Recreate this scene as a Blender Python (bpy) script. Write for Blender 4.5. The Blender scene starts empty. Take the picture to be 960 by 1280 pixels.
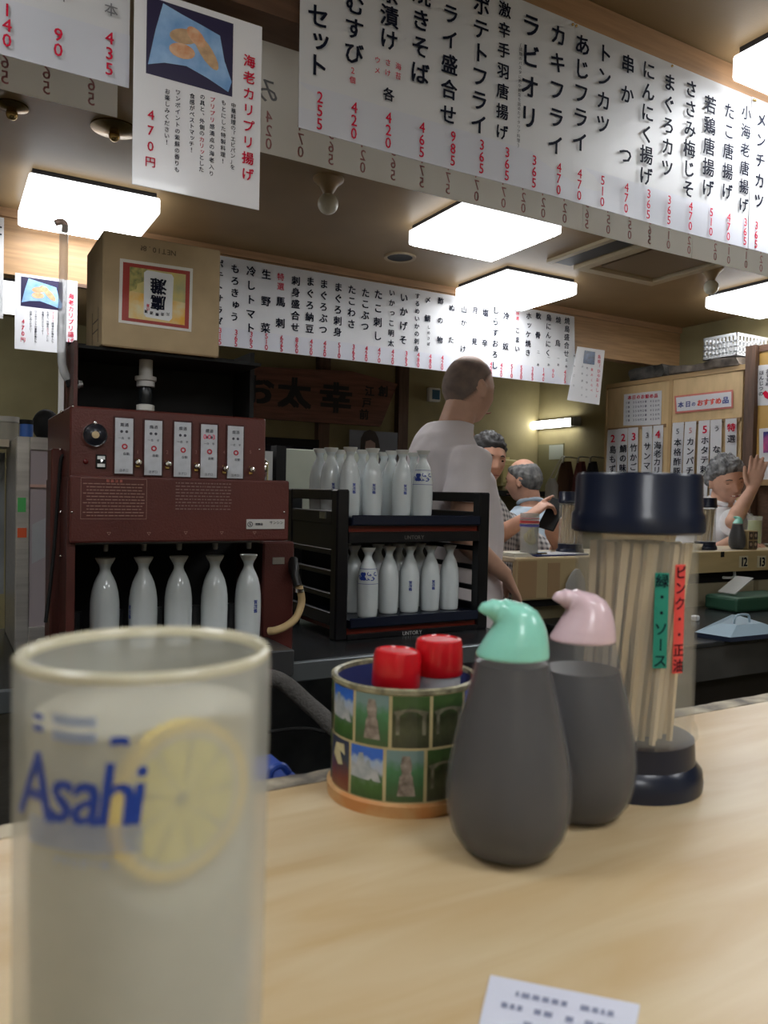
import bpy, bmesh, math, random
from mathutils import Vector, Matrix, noise
R = math.radians
random.seed(7)
scn = bpy.context.scene
col = scn.collection

# ------------------------------------------------------------------ camera, world, lights, exposure
YAW, PITCH, ROLL, FPX = R(29.6), R(-1.42), R(1.2), 980.0
EYE = Vector((0, 0, 1.25))
FW = Vector((math.sin(YAW)*math.cos(PITCH), math.cos(YAW)*math.cos(PITCH), math.sin(PITCH)))
r0 = Vector((math.cos(YAW), -math.sin(YAW), 0)); u0 = r0.cross(FW)
RT = r0*math.cos(ROLL) + u0*math.sin(ROLL); UP = -r0*math.sin(ROLL) + u0*math.cos(ROLL)
cam_d = bpy.data.cameras.new('camera'); cam = bpy.data.objects.new('camera', cam_d); col.objects.link(cam)
cam_d.sensor_fit = 'VERTICAL'; cam_d.sensor_height = 36; cam_d.lens = 36*FPX/1280
cam_d.clip_start = 0.02
m3 = Matrix((RT, UP, -FW)).transposed()
cam.matrix_world = Matrix.Translation(EYE) @ m3.to_4x4()
cam_d.dof.use_dof = True; cam_d.dof.focus_distance = 2.0; cam_d.dof.aperture_fstop = 12.0
scn.camera = cam
w = bpy.data.worlds.new('world'); scn.world = w; w.use_nodes = True
w.node_tree.nodes['Background'].inputs[0].default_value = (.95, .93, .9, 1)
w.node_tree.nodes['Background'].inputs[1].default_value = 0.10
scn.view_settings.view_transform = 'Standard'; scn.view_settings.look = 'None'
scn.view_settings.gamma = 1; scn.view_settings.exposure = 0.72; scn.view_settings.use_curve_mapping = False
LAMP = 9.5          # radiance of the ceiling panels

def at(px, py, ax, v):
    """world point seen at a pixel of the photograph on the plane ax = v (survey helper)"""
    d = FW + RT*((px-480)/FPX) - UP*((py-640)/FPX)
    i = 'xyz'.index(ax); t = (v-EYE[i])/d[i]
    return EYE + d*t
def dist(p): return (Vector(p)-EYE).dot(FW)

# ------------------------------------------------------------------ materials
MATS = {}
def mat(name, c, rough=.5, metal=0, bump=0, bscale=60, var=0, vscale=8, stretch=(1, 1, 1), alpha=1, emit=0, spec=.5, coat=0, trans=0, c2=None, detail=4, ior=1.45):
    if name in MATS: return MATS[name]
    m = bpy.data.materials.new(name); m.use_nodes = True; nt = m.node_tree; N = nt.nodes; L = nt.links
    p = N['Principled BSDF']
    p.inputs['Base Color'].default_value = (*c, 1); p.inputs['Roughness'].default_value = rough
    p.inputs['Metallic'].default_value = metal; p.inputs['Specular IOR Level'].default_value = spec
    p.inputs['Alpha'].default_value = alpha; p.inputs['Coat Weight'].default_value = coat
    p.inputs['Transmission Weight'].default_value = trans; p.inputs['IOR'].default_value = ior
    if emit:
        p.inputs['Emission Color'].default_value = (*c, 1); p.inputs['Emission Strength'].default_value = emit
    if var or bump or c2:
        tc = N.new('ShaderNodeTexCoord'); mp = N.new('ShaderNodeMapping'); mp.inputs['Scale'].default_value = stretch
        L.new(tc.outputs['Object'], mp.inputs[0])
        n = N.new('ShaderNodeTexNoise'); n.inputs['Scale'].default_value = vscale; n.inputs['Detail'].default_value = detail
        L.new(mp.outputs[0], n.inputs['Vector'])
        if var or c2:
            r = N.new('ShaderNodeValToRGB')
            lo = c2 if c2 else tuple(max(0, x*(1-var)) for x in c); hi = c if c2 else tuple(min(1, x*(1+var)) for x in c)
            r.color_ramp.elements[0].color = (*lo, 1); r.color_ramp.elements[1].color = (*hi, 1)
            r.color_ramp.elements[0].position = .35; r.color_ramp.elements[1].position = .65
            L.new(n.outputs[0], r.inputs[0]); L.new(r.outputs[0], p.inputs['Base Color'])
        if bump:
            n2 = N.new('ShaderNodeTexNoise'); n2.inputs['Scale'].default_value = bscale; L.new(mp.outputs[0], n2.inputs['Vector'])
            b = N.new('ShaderNodeBump'); b.inputs['Strength'].default_value = bump; b.inputs['Distance'].default_value = .01
            L.new(n2.outputs[0], b.inputs['Height']); L.new(b.outputs[0], p.inputs['Normal'])
    MATS[name] = m; return m

M_ceil = mat('ceiling_board', (.30, .205, .105), .42, var=.08, vscale=3, bump=.05, bscale=200, spec=.3)
M_wallo = mat('olive_plaster', (.285, .245, .125), .75, var=.12, vscale=4, bump=.1, bscale=150)
M_floor = mat('dark_wet_floor', (.035, .034, .032), .4, var=.35, vscale=6, bump=.1, bscale=30)
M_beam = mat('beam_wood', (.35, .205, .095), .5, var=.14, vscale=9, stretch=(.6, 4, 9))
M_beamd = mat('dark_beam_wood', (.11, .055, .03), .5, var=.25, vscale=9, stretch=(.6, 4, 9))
M_trim = mat('trim_wood', (.33, .19, .095), .5, var=.14, vscale=9, stretch=(.6, 4, 9))
M_pillar = mat('pillar_wood', (.10, .055, .035), .5, var=.25, vscale=9, stretch=(6, 6, .6))
M_paper = mat('menu_paper', (.74, .75, .78), .35, var=.02, vscale=5)
M_paper2 = mat('price_paper', (.70, .72, .80), .3, var=.015, vscale=5)
M_paperb = mat('paper_back', (.66, .64, .60), .6, var=.03, vscale=5)
M_ink = mat('black_ink', (.008, .010, .022), .7, spec=.1)
M_red = mat('red_ink', (.55, .012, .045), .7, spec=.1)
M_pink = mat('show_through_ink', (.42, .24, .25), .6)
M_gray = mat('faint_ink', (.22, .22, .23), .6)
M_blue = mat('blue_ink', (.02, .05, .30), .35)
M_lamp = mat('lamp_diffuser', (.96, .98, 1), .4, emit=LAMP)
M_lampside = mat('lamp_diffuser_side', (.96, .98, 1), .4, emit=LAMP*.2)
M_lampbase = mat('lamp_base', (.02, .02, .022), .6)
M_black = mat('black_lacquer', (.008, .008, .010), .28, var=.3, vscale=5)
M_dark = mat('dark_void', (.006, .006, .006), .8)
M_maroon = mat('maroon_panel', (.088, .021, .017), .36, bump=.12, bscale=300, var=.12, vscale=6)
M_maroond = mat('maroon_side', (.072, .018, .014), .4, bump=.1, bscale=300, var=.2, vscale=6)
M_porc = mat('porcelain', (.66, .71, .72), .12, coat=.4, var=.02, vscale=12)
M_porcb = mat('porcelain_unglazed_rim', (.62, .62, .58), .5)
M_steel = mat('steel', (.45, .46, .47), .28, metal=1, var=.2, vscale=7, stretch=(1, 12, 12))
M_steeld = mat('dark_steel', (.10, .105, .11), .34, metal=.6, var=.3, vscale=5)
M_chrome = mat('chrome', (.8, .8, .8), .1, metal=1)
M_brass = mat('brass', (.55, .38, .15), .25, metal=1)
M_card = mat('cardboard', (.40, .30, .175), .75, var=.06, vscale=20, bump=.04, bscale=80)
M_carddk = mat('cardboard_edge', (.28, .19, .10), .8)
M_white = mat('white_plastic', (.72, .73, .73), .35)
M_cream = mat('cream_plastic', (.62, .55, .25), .4)
M_navy = mat('navy_plastic', (.006, .010, .026), .28, coat=.1)
M_skin = mat('skin', (.54, .29, .20), .5, var=.08, vscale=18, spec=.35)
M_skin2 = mat('skin_pale', (.60, .35, .25), .5, var=.08, vscale=18, spec=.35)
M_ply = mat('light_plywood', (.56, .40, .21), .5, var=.09, vscale=7, stretch=(3, 3, .8))
M_cloth = mat('white_shirt_cloth', (.70, .66, .68), .8, var=.03, vscale=9, bump=.25, bscale=14)

def translucent(m, f, c=(.92, .90, .85)):
    N = m.node_tree.nodes; L = m.node_tree.links; out = N['Material Output']; p = N['Principled BSDF']
    tr = N.new('ShaderNodeBsdfTranslucent'); tr.inputs[0].default_value = (*c, 1); mx = N.new('ShaderNodeMixShader'); mx.inputs[0].default_value = f
    L.new(p.outputs[0], mx.inputs[1]); L.new(tr.outputs[0], mx.inputs[2]); L.new(mx.outputs[0], out.inputs[0])
translucent(M_paperb, .75); translucent(M_pink, .6, (.75, .33, .34)); translucent(M_gray, .4, (.4, .4, .42)); translucent(M_paper, .3); translucent(M_paper2, .3)
def nodes_of(m): return m.node_tree.nodes, m.node_tree.links, m.node_tree.nodes['Principled BSDF']

# ------------------------------------------------------------------ mesh helpers
def wl(o):
    v = Vector((0, 0, 0))
    while o is not None:
        v += Vector(o.location); o = o.parent
    return v
def link(name, me, m, parent=None, smooth=False):
    o = bpy.data.objects.new(name, me); col.objects.link(o)
    if m is not None and len(me.materials) == 0: me.materials.append(m)
    if parent is not None: o.parent = parent
    if smooth:
        for p in me.polygons: p.use_smooth = True
    return o
def obj(name, bm, m, parent=None, smooth=False, base=None, weld=True, sharp=35):
    """bm in world coordinates -> one object with a sensible origin"""
    if weld: bmesh.ops.recalc_face_normals(bm, faces=bm.faces)
    if base is None:
        xs = [v.co for v in bm.verts]
        base = Vector((sum(v.x for v in xs)/len(xs), sum(v.y for v in xs)/len(xs), min(v.z for v in xs))) if xs else Vector()
    base = Vector(base)
    for v in bm.verts: v.co -= base
    me = bpy.data.meshes.new(name); bm.to_mesh(me); bm.free()
    o = link(name, me, m, parent, False)
    if smooth:
        for p in me.polygons: p.use_smooth = True
        try: me.set_sharp_from_angle(angle=R(sharp))
        except Exception: pass
    o.location = base - (wl(parent) if parent else Vector())
    return o
def tag(o, label=None, cat=None, group=None, kind=None):
    if label: o['label'] = label
    if cat: o['category'] = cat
    if group: o['group'] = group
    if kind: o['kind'] = kind
    return o
def thing(name, label, cat, loc, group=None):
    o = bpy.data.objects.new(name, None); col.objects.link(o); o.location = loc
    o.empty_display_size = .05
    return tag(o, label, cat, group)
def copy_tree(o, parent=None):
    c = o.copy(); col.objects.link(c)
    if parent: c.parent = parent
    for ch in [x for x in bpy.data.objects if x.parent == o]:
        copy_tree(ch, c)
    return c

def apply_mods(o):
    dg = bpy.context.evaluated_depsgraph_get(); me = bpy.data.meshes.new_from_object(o.evaluated_get(dg))
    old = o.data; o.modifiers.clear(); o.data = me; bpy.data.meshes.remove(old)
    for p in me.polygons: p.use_smooth = True
def B(): return bmesh.new()
def box(bm, x0, x1, y0, y1, z0, z1, bev=0, mtx=None, seg=1):
    r = bmesh.ops.create_cube(bm, size=1)
    vs = r['verts']
    for v in vs:
        v.co = Vector((x0+(v.co.x+.5)*(x1-x0), y0+(v.co.y+.5)*(y1-y0), z0+(v.co.z+.5)*(z1-z0)))
    if bev:
        es = list({e for v in vs for e in v.link_edges})
        rr = bmesh.ops.bevel(bm, geom=es, offset=bev, segments=seg, affect='EDGES', profile=.5)
        vs = list({v for f in rr['faces'] for v in f.verts} | {v for v in vs if v.is_valid})
    if mtx is not None:
        for v in vs: v.co = mtx @ v.co
    return bm
def lathe(bm, prof, c=(0, 0, 0), n=28, mtx=None, cap=True, sx=1, sy=1):
    rings = []
    for r, z in prof:
        ring = []
        for k in range(n):
            a = 2*math.pi*k/n
            p = Vector((r*math.cos(a)*sx, r*math.sin(a)*sy, z))
            if mtx is not None: p = mtx @ p
            ring.append(bm.verts.new(p+Vector(c)))
        rings.append(ring)
    for a, b in zip(rings, rings[1:]):
        for k in range(n): bm.faces.new((a[k], a[(k+1) % n], b[(k+1) % n], b[k]))
    if cap:
        if prof[0][0] > 1e-5: bm.faces.new(rings[0][::-1])
        if prof[-1][0] > 1e-5: bm.faces.new(rings[-1])
    return bm
def tube(bm, pts, rad, n=10, cap=True, flat=1.0):
    pts = [Vector(p) for p in pts]
    if not isinstance(rad, (list, tuple)): rad = [rad]*len(pts)
    rings = []; prev = None
    for i, p in enumerate(pts):
        t = (pts[min(i+1, len(pts)-1)]-pts[max(i-1, 0)]).normalized()
        if prev is None:
            a = t.orthogonal().normalized()
        else:
            a = (prev - t*prev.dot(t)).normalized()
        prev = a; b = t.cross(a)
        rings.append([bm.verts.new(p + (a*math.cos(2*math.pi*k/n) + b*math.sin(2*math.pi*k/n)*flat)*rad[i]) for k in range(n)])
    for a, b in zip(rings, rings[1:]):
        for k in range(n): bm.faces.new((a[k], a[(k+1) % n], b[(k+1) % n], b[k]))
    if cap: bm.faces.new(rings[0][::-1]); bm.faces.new(rings[-1])
    return bm
def smoothpath(pts, k=6):
    pts = [Vector(p) for p in pts]; out = []
    P = [pts[0]*2-pts[1]] + pts + [pts[-1]*2-pts[-2]]
    for i in range(1, len(P)-2):
        for j in range(k):
            t = j/k; a, b, c, d = P[i-1:i+3]
            out.append(.5*((2*b)+(c-a)*t+(2*a-5*b+4*c-d)*t*t+(3*b-a-3*c+d)*t**3))
    out.append(pts[-1]); return out
def ball(bm, c, r, sx=1, sy=1, sz=1, n=14, mtx=None):
    rr = bmesh.ops.create_uvsphere(bm, u_segments=n, v_segments=max(6, n*2//3), radius=r)
    for v in rr['verts']:
        p = Vector((v.co.x*sx, v.co.y*sy, v.co.z*sz))
        if mtx is not None: p = mtx @ p
        v.co = p + Vector(c)
    return bm
def prism(bm, pts, d):
    """closed polygon of 3D points, extruded by vector d"""
    a = [bm.verts.new(Vector(p)) for p in pts]; b = [bm.verts.new(Vector(p)+Vector(d)) for p in pts]
    bm.faces.new(a[::-1]); bm.faces.new(b); n = len(a)
    for k in range(n): bm.faces.new((a[k], a[(k+1) % n], b[(k+1) % n], b[k]))
    return bm
def struct(name, bm, m, parent=None, **k):
    o = obj(name, bm, m, parent, **k); o['kind'] = 'structure'; return o

# ------------------------------------------------------------------ lettering (glyph meshes from the built-in font, filled in at the end)
TXT = []
ROT = set('ー')
def letters(name, items, m, parent, bold=.02, stuff=False):
    """items: (char, matrix) ; the matrix maps the unit glyph (centred, x right, y up) into the world"""
    me = bpy.data.meshes.new(name); o = link(name, me, m, parent)
    o.location = (0, 0, 0)
    TXT.append((me, items, wl(parent) if parent else Vector(), bold))
    if name.endswith('lettering') or name.endswith('note'): o['kind'] = 'stuff'
    return o
def gm(p, xd, yd, size, sx=1.0):
    xd = Vector(xd)*size*sx; yd = Vector(yd)*size; z = Vector(xd).cross(Vector(yd)).normalized()*size
    mm = Matrix((xd, yd, z)).transposed().to_4x4(); mm.translation = Vector(p); return mm
def vcol(s, p0, p1, size, xd, yd=(0, 0, 1), sx=1.0, mir=False):
    """vertical column of characters between two points"""
    n = len(s); out = []
    for i, ch in enumerate(s):
        if ch == ' ': continue
        p = Vector(p0).lerp(Vector(p1), i/(n-1) if n > 1 else 0)
        X = Vector(xd); Yv = Vector(yd)
        if ch in ROT: X, Yv = -Vector(yd), Vector(xd)
        if ch in '、。': p = p + Vector(xd)*size*.5 + Vector(yd)*size*.5
        if mir: X = -X
        out.append((ch, gm(p, X, Yv, size, sx)))
    return out
def hrow(s, p, size, xd, yd=(0, 0, 1), sp=1.0, sx=1.0):
    out = []; n = len(s)
    for i, ch in enumerate(s):
        if ch == ' ': continue
        out.append((ch, gm(Vector(p)+Vector(xd)*size*sp*sx*(i-(n-1)/2), xd, yd, size, sx)))
    return out
def fill_letters():
    chars = {}
    for _, items, _, bold in TXT:
        for ch, _ in items: chars[(ch, bold)] = None
    tmp = []
    for (ch, bold) in chars:
        c = bpy.data.curves.new('glyph', 'FONT'); c.body = ch; c.size = 1; c.resolution_u = 2
        o = bpy.data.objects.new('glyph', c); col.objects.link(o); tmp.append((ch, bold, o))
    dg = bpy.context.evaluated_depsgraph_get()
    for ch, bold, o in tmp:
        me = bpy.data.meshes.new_from_object(o.evaluated_get(dg))
        vs = [v.co.copy() for v in me.vertices]
        if vs:
            x0 = min(v.x for v in vs); x1 = max(v.x for v in vs); y0 = min(v.y for v in vs); y1 = max(v.y for v in vs)
            full = ord(ch) > 0x2000
            cx, cy = ((.5, .38) if full else ((x0+x1)/2, .36))
            k = .98 if full else 1.18
            if ch == 'っ' or ch in 'ッゅょゃャュョ': cx -= .12; cy -= .1
            vs = [Vector(((v.x-cx)*k, (v.y-cy)*k, 0)) for v in vs]
        fs = [tuple(p.vertices) for p in me.polygons]
        if bold > 0:
            base_v, base_f = vs, fs; vs = []; fs = []
            for q, (ox, oy) in enumerate(((-1, -1), (1, -1), (-1, 1), (1, 1))):
                b0 = len(vs); vs += [v+Vector((ox*bold*.85, oy*bold*.6, .004*q)) for v in base_v]
                fs += [tuple(i+b0 for i in f) for f in base_f]
        chars[(ch, bold)] = (vs, fs)
        bpy.data.meshes.remove(me)
    for ch, bold, o in tmp:
        c = o.data; bpy.data.objects.remove(o); bpy.data.curves.remove(c)
    for me, items, off, bold in TXT:
        V = []; F = []
        for ch, mm in items:
            vs, fs = chars[(ch, bold)]; b = len(V)
            if callable(mm): V += [mm(v)-off for v in vs]
            else: V += [(mm @ v)-off for v in vs]
            F += [tuple(i+b for i in f) for f in fs]
        me.from_pydata([tuple(v) for v in V], [], F); me.update()

# ================================================================== THE ROOM
CZ = 2.36
def simple(name, dims, m, kind='structure', parent=None, bev=0):
    o = obj(name, box(B(), *dims, bev=bev), m, parent); o['kind'] = kind; return o
simple('floor', (-2, 4.3, -1.5, 5.1, -.05, 0), M_floor)
simple('ceiling', (-2, 4.3, -1.5, 5.1, CZ, CZ+.05), M_ceil)
simple('wall_back', (-2, 4.3, 4.9, 5.1, 0, CZ), M_wallo)
simple('wall_right', (4.2, 4.4, -1.5, 4.9, 0, CZ), M_wallo)
simple('wall_left', (-2.1, -2, -1.5, 5.1, 0, CZ), mat('cream_plaster', (.55, .50, .38), .7))
simple('wall_front', (-2, 4.3, -1.6, -1.5, 0, CZ), mat('cream_plaster', (.55, .50, .38), .7))
# cross beam that carries the far menu; the trim under the ceiling
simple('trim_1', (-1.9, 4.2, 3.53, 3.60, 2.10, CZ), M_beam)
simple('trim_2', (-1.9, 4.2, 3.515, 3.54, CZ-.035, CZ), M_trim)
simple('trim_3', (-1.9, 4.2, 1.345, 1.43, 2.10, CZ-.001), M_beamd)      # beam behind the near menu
simple('trim_4', (-1.9, 4.2, 1.333, 1.36, 2.295, CZ-.002), M_trim)
simple('trim_5', (.3, 1.1, 3.52, 3.545, 2.085, 2.10), M_beamd)
def pillar(px0, px1, y=4.86, z1=2.3, n=''):
    a = at(px0, 500, 'y', y).x; b = at(px1, 500, 'y', y).x
    return a, b
for i, (p0, p1) in enumerate(((397, 411), (497, 509))):
    a, b = pillar(p0, p1); simple('trim_%d' % (6+i), (a, b, 4.84, 4.9, 0, CZ), M_pillar)

# ================================================================== MENUS
def col_on(y):
    def f(s, x, y0, y1, spx, mir=False, xb=None, sx=1.0):
        p0 = at(x, y0, 'y', y); p1 = at(xb if xb is not None else x, y1, 'y', y)
        p1.x = p0.x
        return vcol(s, p0, p1, spx*dist((p0+p1)/2)/FPX, (1, 0, 0), sx=sx, mir=mir)
    return f
def sheet(name, x0, x1, z0, z1, y, m, parent, wave=.002, th=.0012, n=24, curl=0, slack=0):
    bm = B(); rows = 6; g = []
    for i in range(n+1):
        c = []
        for j in range(rows+1):
            u = i/n; v = j/rows; x = x0+(x1-x0)*u
            yy = y + wave*math.sin(x*9+2*v) * (1-v) - curl*max(0, u-.85)**2*20*(1-v)
            c.append(bm.verts.new((x, yy, z0+(z1-z0)*v - slack*math.sin(u*math.pi)*(1-v))))
        g.append(c)
    fs = []
    for i in range(n):
        for j in range(rows): fs.append(bm.faces.new((g[i][j], g[i+1][j], g[i+1][j+1], g[i][j+1])))
    bmesh.ops.recalc_face_normals(bm, faces=bm.faces)
    r = bmesh.ops.extrude_face_region(bm, geom=bm.faces[:])
    for e in r['geom']:
        if isinstance(e, bmesh.types.BMVert): e.co.y += th
    return obj(name, bm, m, parent)

Y1 = 1.33; ZB1 = 1.905; ZT1 = 2.296
def pricecol(s, x, y, zs, size, mir=False):
    return [(ch, gm((x, y, z), (-1 if mir else 1, 0, 0), (0, 0, 1), size, .92)) for ch, z in zip(s, zs)]
c1 = col_on(Y1-.003)
names1 = [('セット', 398, 20, 82, 31), ('おむすび', 444, -26, 67, 29), ('お茶漬け', 488, -38, 50, 28), ('焼きそば', 527, -8, 92, 29),
 ('フライ盛合せ', 564, -14, 144, 26), ('ポテトフライ', 602, 7, 156, 27), ('激辛手羽唐揚げ', 631, 12, 166, 20),
 ('ラビオリ', 664, 32, 147, 31), ('カキフライ', 698, 44, 182, 27), ('あじフライ', 728, 56, 178, 27), ('トンカツ', 756, 67, 156, 25),
 ('串か つ', 785, 80, 195, 24), ('にんにく揚げ', 811, 88, 221, 24), ('まぐろカツ', 837, 103, 211, 23), ('ささみ梅じそ', 864, 111, 237, 23),
 ('若鶏唐揚げ', 888, 131, 236, 23), ('たこ唐揚げ', 912, 139, 240, 21), ('小海老唐揚げ', 933, 141, 257, 19), ('メンチカツ', 952, 150, 252, 20)]
prices1 = [('255', 397), ('420', 440), ('420', 483), ('465', 525), ('985', 564), ('365', 600), ('365', 632), ('365', 666), ('470', 697), ('470', 723),
 ('510', 752), ('470', 782), ('365', 810), ('365', 836), ('470', 863), ('510', 889), ('470', 911), ('365', 932), ('365', 946)]
PZ = (ZB1+.064, ZB1+.040, ZB1+.016)
def px_x(px, y, py=200): return at(px, py, 'y', y).x
groups1 = [(8, 366, 712, 'long white handwritten menu sheet under the ceiling, セット to カキフライ, left of the seam', 0, 9),
           (9, 712, 939, 'long white handwritten menu sheet from あじフライ to 小海老唐揚げ, catching the lamp glare', 9, 18),
           (18, 939, 1060, 'white menu sheet starting メンチカツ cut by the right edge of the photo', 18, 19)]
for gi, (_, pa, pb, lab, i0, i1) in enumerate(groups1):
    xa = px_x(372 if pa == 366 else pa, Y1, 160); xb = px_x(pb, Y1, 250)
    t = thing('menu_sheet', lab, 'menu', ((xa+xb)/2, Y1, ZB1))
    sheet('paper', xa+.0006, xb-.0006, ZB1+.002, ZT1, Y1+.002*(gi == 1), M_paper, t)
    sheet('price_strip', xa+.0006, xb-.0006, ZB1, ZB1+.083, Y1-.0012+.002*(gi == 1), M_paper2, t)
    for s, x, y0, y1, sp in names1[i0:i1]:
        nm = c1(s, x, y0, y1, sp)
        if x == 488: nm += c1('各', 486, 118, 119, 17)
        letters('dish_name', nm, M_ink, t, bold=.022)
    if gi == 0:
        rd = c1('海苔', 498, 83, 95, 9) + c1('さけ', 485, 78, 91, 9) + c1('ウメ', 472, 75, 88, 9) + c1('2個', 441, 88, 100, 9)
        letters('red_note', rd, M_red, t, bold=.01)
        letters('side_note', c1('(調理のパスタに肉や野菜を詰めたイタリア料理)', 651, 56, 182, 5.2), M_ink, t, bold=0)
    for s, x in prices1[i0:i1]: letters('price', pricecol(s, px_x(x, Y1, 215), Y1-.0045, PZ, .0245), M_red, t, bold=.012)
    for xx in (xa+.008, xb-.008, (xa+xb)/2): obj('drawing_pin', ball(B(), (xx, Y1-.004, ZT1-.01), .003, n=8), M_brass, t)
# menu left of the poster
xa, xb = px_x(-260, Y1, 20), px_x(162, Y1, 60)
t = thing('menu_sheet', 'white menu sheet at the top left corner with 140, 90 and 435 in red', 'menu', ((xa+xb)/2, Y1, ZB1-.01))
sheet('paper', xa, xb, ZB1-.006, ZT1, Y1+.001, M_paper, t)
sheet('price_strip', xa, xb, ZB1-.008, ZB1+.075, Y1-.0003, M_paper2, t)
letters('dish_lettering', c1('本', 139, 12, 13, 17) + c1('千', 80, -6, -5, 18), M_gray, t, bold=.01)
for q in (('140', 9, 12, 50, 19), ('90', 73, 43, 62, 19), ('435', 137, 47, 86, 18)): letters('price', c1(*q), M_red, t, bold=.012)
# sheets on the rear face of the same beam, their prices showing through the paper
Y1b = 1.445
c1b = col_on(Y1b-.003)
def rear(pa, pb, cols, lab, ztop=2.12):
    xa, xb = px_x(pa, Y1b), px_x(pb, Y1b)
    t = thing('menu_sheet', lab, 'menu', ((xa+xb)/2, Y1b, ZB1-.01))
    sheet('paper', xa, xb, ZB1-.008, ztop, Y1b, M_paperb, t)
    for s, px in cols: letters('show_through_price', pricecol(s, px_x(px, Y1b, 180), Y1b-.0035, [ZB1+.062, ZB1+.036, ZB1+.011], .026, mir=True), M_pink, t, bold=.008)
    return t
cols = [('420', 335), ('470', 375), ('365', 413), ('420', 453), ('365', 491), ('175', 527), ('175', 560), ('470', 596), ('470', 630), ('420', 655),
        ('420', 680), ('420', 707)]
t = rear(318, 730, cols, 'greyish back of a menu sheet hanging behind the セット menu, prices showing through')
letters('show_through_name', c1b('み', 333, 112, 113, 34, mir=True) + c1b('、', 362, 120, 121, 20, mir=True), M_gray, t, bold=.01)
cols = [('365', 735), ('450', 762), ('450', 789), ('365', 814), ('510', 838), ('420', 864), ('420', 897)]
rear(730.5, 868, cols, 'greyish back of a menu sheet behind あじフライ, above the ceiling cassette')
rear(868.5, 1075, [('510', 914), ('510', 936), ('420', 955), ('365', 978)], 'greyish back of a menu sheet at the right edge, above the round bulb')
rear(-200, 146, [('365', 5), ('365', 57), ('365', 113)], 'greyish back of a menu sheet at the left, behind the 90 and 435 prices')

# far menu
Y2 = 3.505; ZB2 = 1.905; ZT2 = 2.312
c2 = col_on(Y2-.004)
names2 = [('ポテトサラダ', 274, 330, 402, 12), ('もろきゅう', 294, 336, 396, 12), ('冷しトマト', 314, 339, 410, 13), ('生 野 菜', 333, 343, 410, 13),
 ('馬 刺', 351, 377, 404, 13), ('刺身盛合せ', 370, 351, 409, 12), ('まぐろ納豆', 388, 352, 411, 12), ('まぐろぶつ', 405, 355, 412, 12),
 ('まぐろ刺身', 423, 359, 415, 12), ('たこわさ', 440, 362, 405, 12), ('たこぶつ', 457, 366, 408, 12), ('たこ刺し', 473, 368, 420, 12.5),
 ('いかっこ明太', 490, 366, 429, 9), ('いかげそ', 505, 372, 425, 12), ('するめいかの刺身', 522, 370, 436, 7.5), ('〆 鯖', 535, 375, 398, 9),
 ('しめさば', 536, 409, 430, 4.5), ('酢の物', 551, 376, 425, 9), ('ぬ た', 565, 385, 425, 9), ('山か け', 580, 387, 436, 9), ('月 見', 594, 388, 427, 9),
 ('塩 辛', 607, 391, 429, 10), ('しらすおろし', 620, 388, 457, 10), ('冷 奴', 633, 395, 433, 10), ('こまい', 647, 413, 436, 8), ('ホッケ焼き', 661, 395, 441, 9),
 ('軟 骨', 673, 395, 419, 9), ('鳥にんにく', 686, 397, 441, 9), ('焼 鳥', 698, 400, 429, 9), ('焼鳥盛合せ', 709, 401, 442, 9),
 ('一本', 698, 448, 456, 4), ('一本', 686, 447, 456, 4), ('二本', 673, 440, 456, 4), ('五本', 708, 450, 458, 4)]
prices2 = [('315', 274), ('365', 294), ('365', 313), ('510', 332), ('625', 351), ('860', 370), ('420', 388), ('420', 405), ('510', 423), ('365', 441),
 ('420', 457), ('470', 473), ('420', 490), ('365', 507), ('480', 522), ('480', 537), ('420', 552), ('420', 613), ('420', 626), ('510', 639), ('550', 651), ('365', 665), ('140', 677), ('90', 689), ('435', 702)]
segs2 = [(262, 303, 'first sheet of the far menu, ポテトサラダ and もろきゅう beside the cardboard box'),
         (303, 498, 'far menu sheet from 冷しトマト to いかっこ明太 above the wooden signboard'),
         (498, 717, 'far menu sheet from いかげそ to 焼鳥盛合せ behind the bald cook')]
for pa, pb, lab in segs2:
    xa, xb = px_x(pa, Y2, 430), px_x(pb, Y2, 430)
    t = thing('menu_sheet', lab, 'menu', ((xa+xb)/2, Y2, ZB2))
    sheet('paper', xa, xb, ZB2, ZT2, Y2, M_paper, t, wave=.001, curl=.05 if pb == 717 else 0)
    sheet('price_strip', xa, xb, ZB2, ZB2+.085, Y2-.0012, M_paper2, t, wave=.001, curl=.05 if pb == 717 else 0)
    cu = (lambda x: -.025 if x > 690 else (-.012 if x > 675 else 0)) if pb == 717 else (lambda x: 0)
    for s, x, y0, y1, sp in names2:
        if pa <= x < pb: letters('dish_name', col_on(Y2-.004+cu(x))(s, x, y0, y1, sp), M_ink, t, bold=.028)
    for s, x in prices2:
        if pa <= x < pb: letters('price', pricecol(s, px_x(x, Y2, 450), Y2-.007+cu(x), (ZB2+.068, ZB2+.042, ZB2+.016), .029), M_red, t, bold=.02)
    if pa == 303: letters('red_note', c2('特選', 351, 346, 358, 10), M_red, t, bold=.01)
    if pa == 498: letters('red_note', c2('特選', 647, 392, 398, 5), M_red, t, bold=.01)
xa = px_x(-60, Y2, 330); xb = px_x(4.5, Y2, 330)
t = thing('menu_sheet', 'white menu sheet on the light beam cut by the left edge of the photo', 'menu', ((xa+xb)/2, Y2, ZB2+.0))
sheet('paper', xa, xb, at(3, 398, 'y', Y2).z, at(3, 272, 'y', Y2).z, Y2, M_paper, t)
letters('dish_lettering', col_on(Y2-.004)('・・', 1, 284, 293, 10), M_ink, t, bold=.02)

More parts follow.
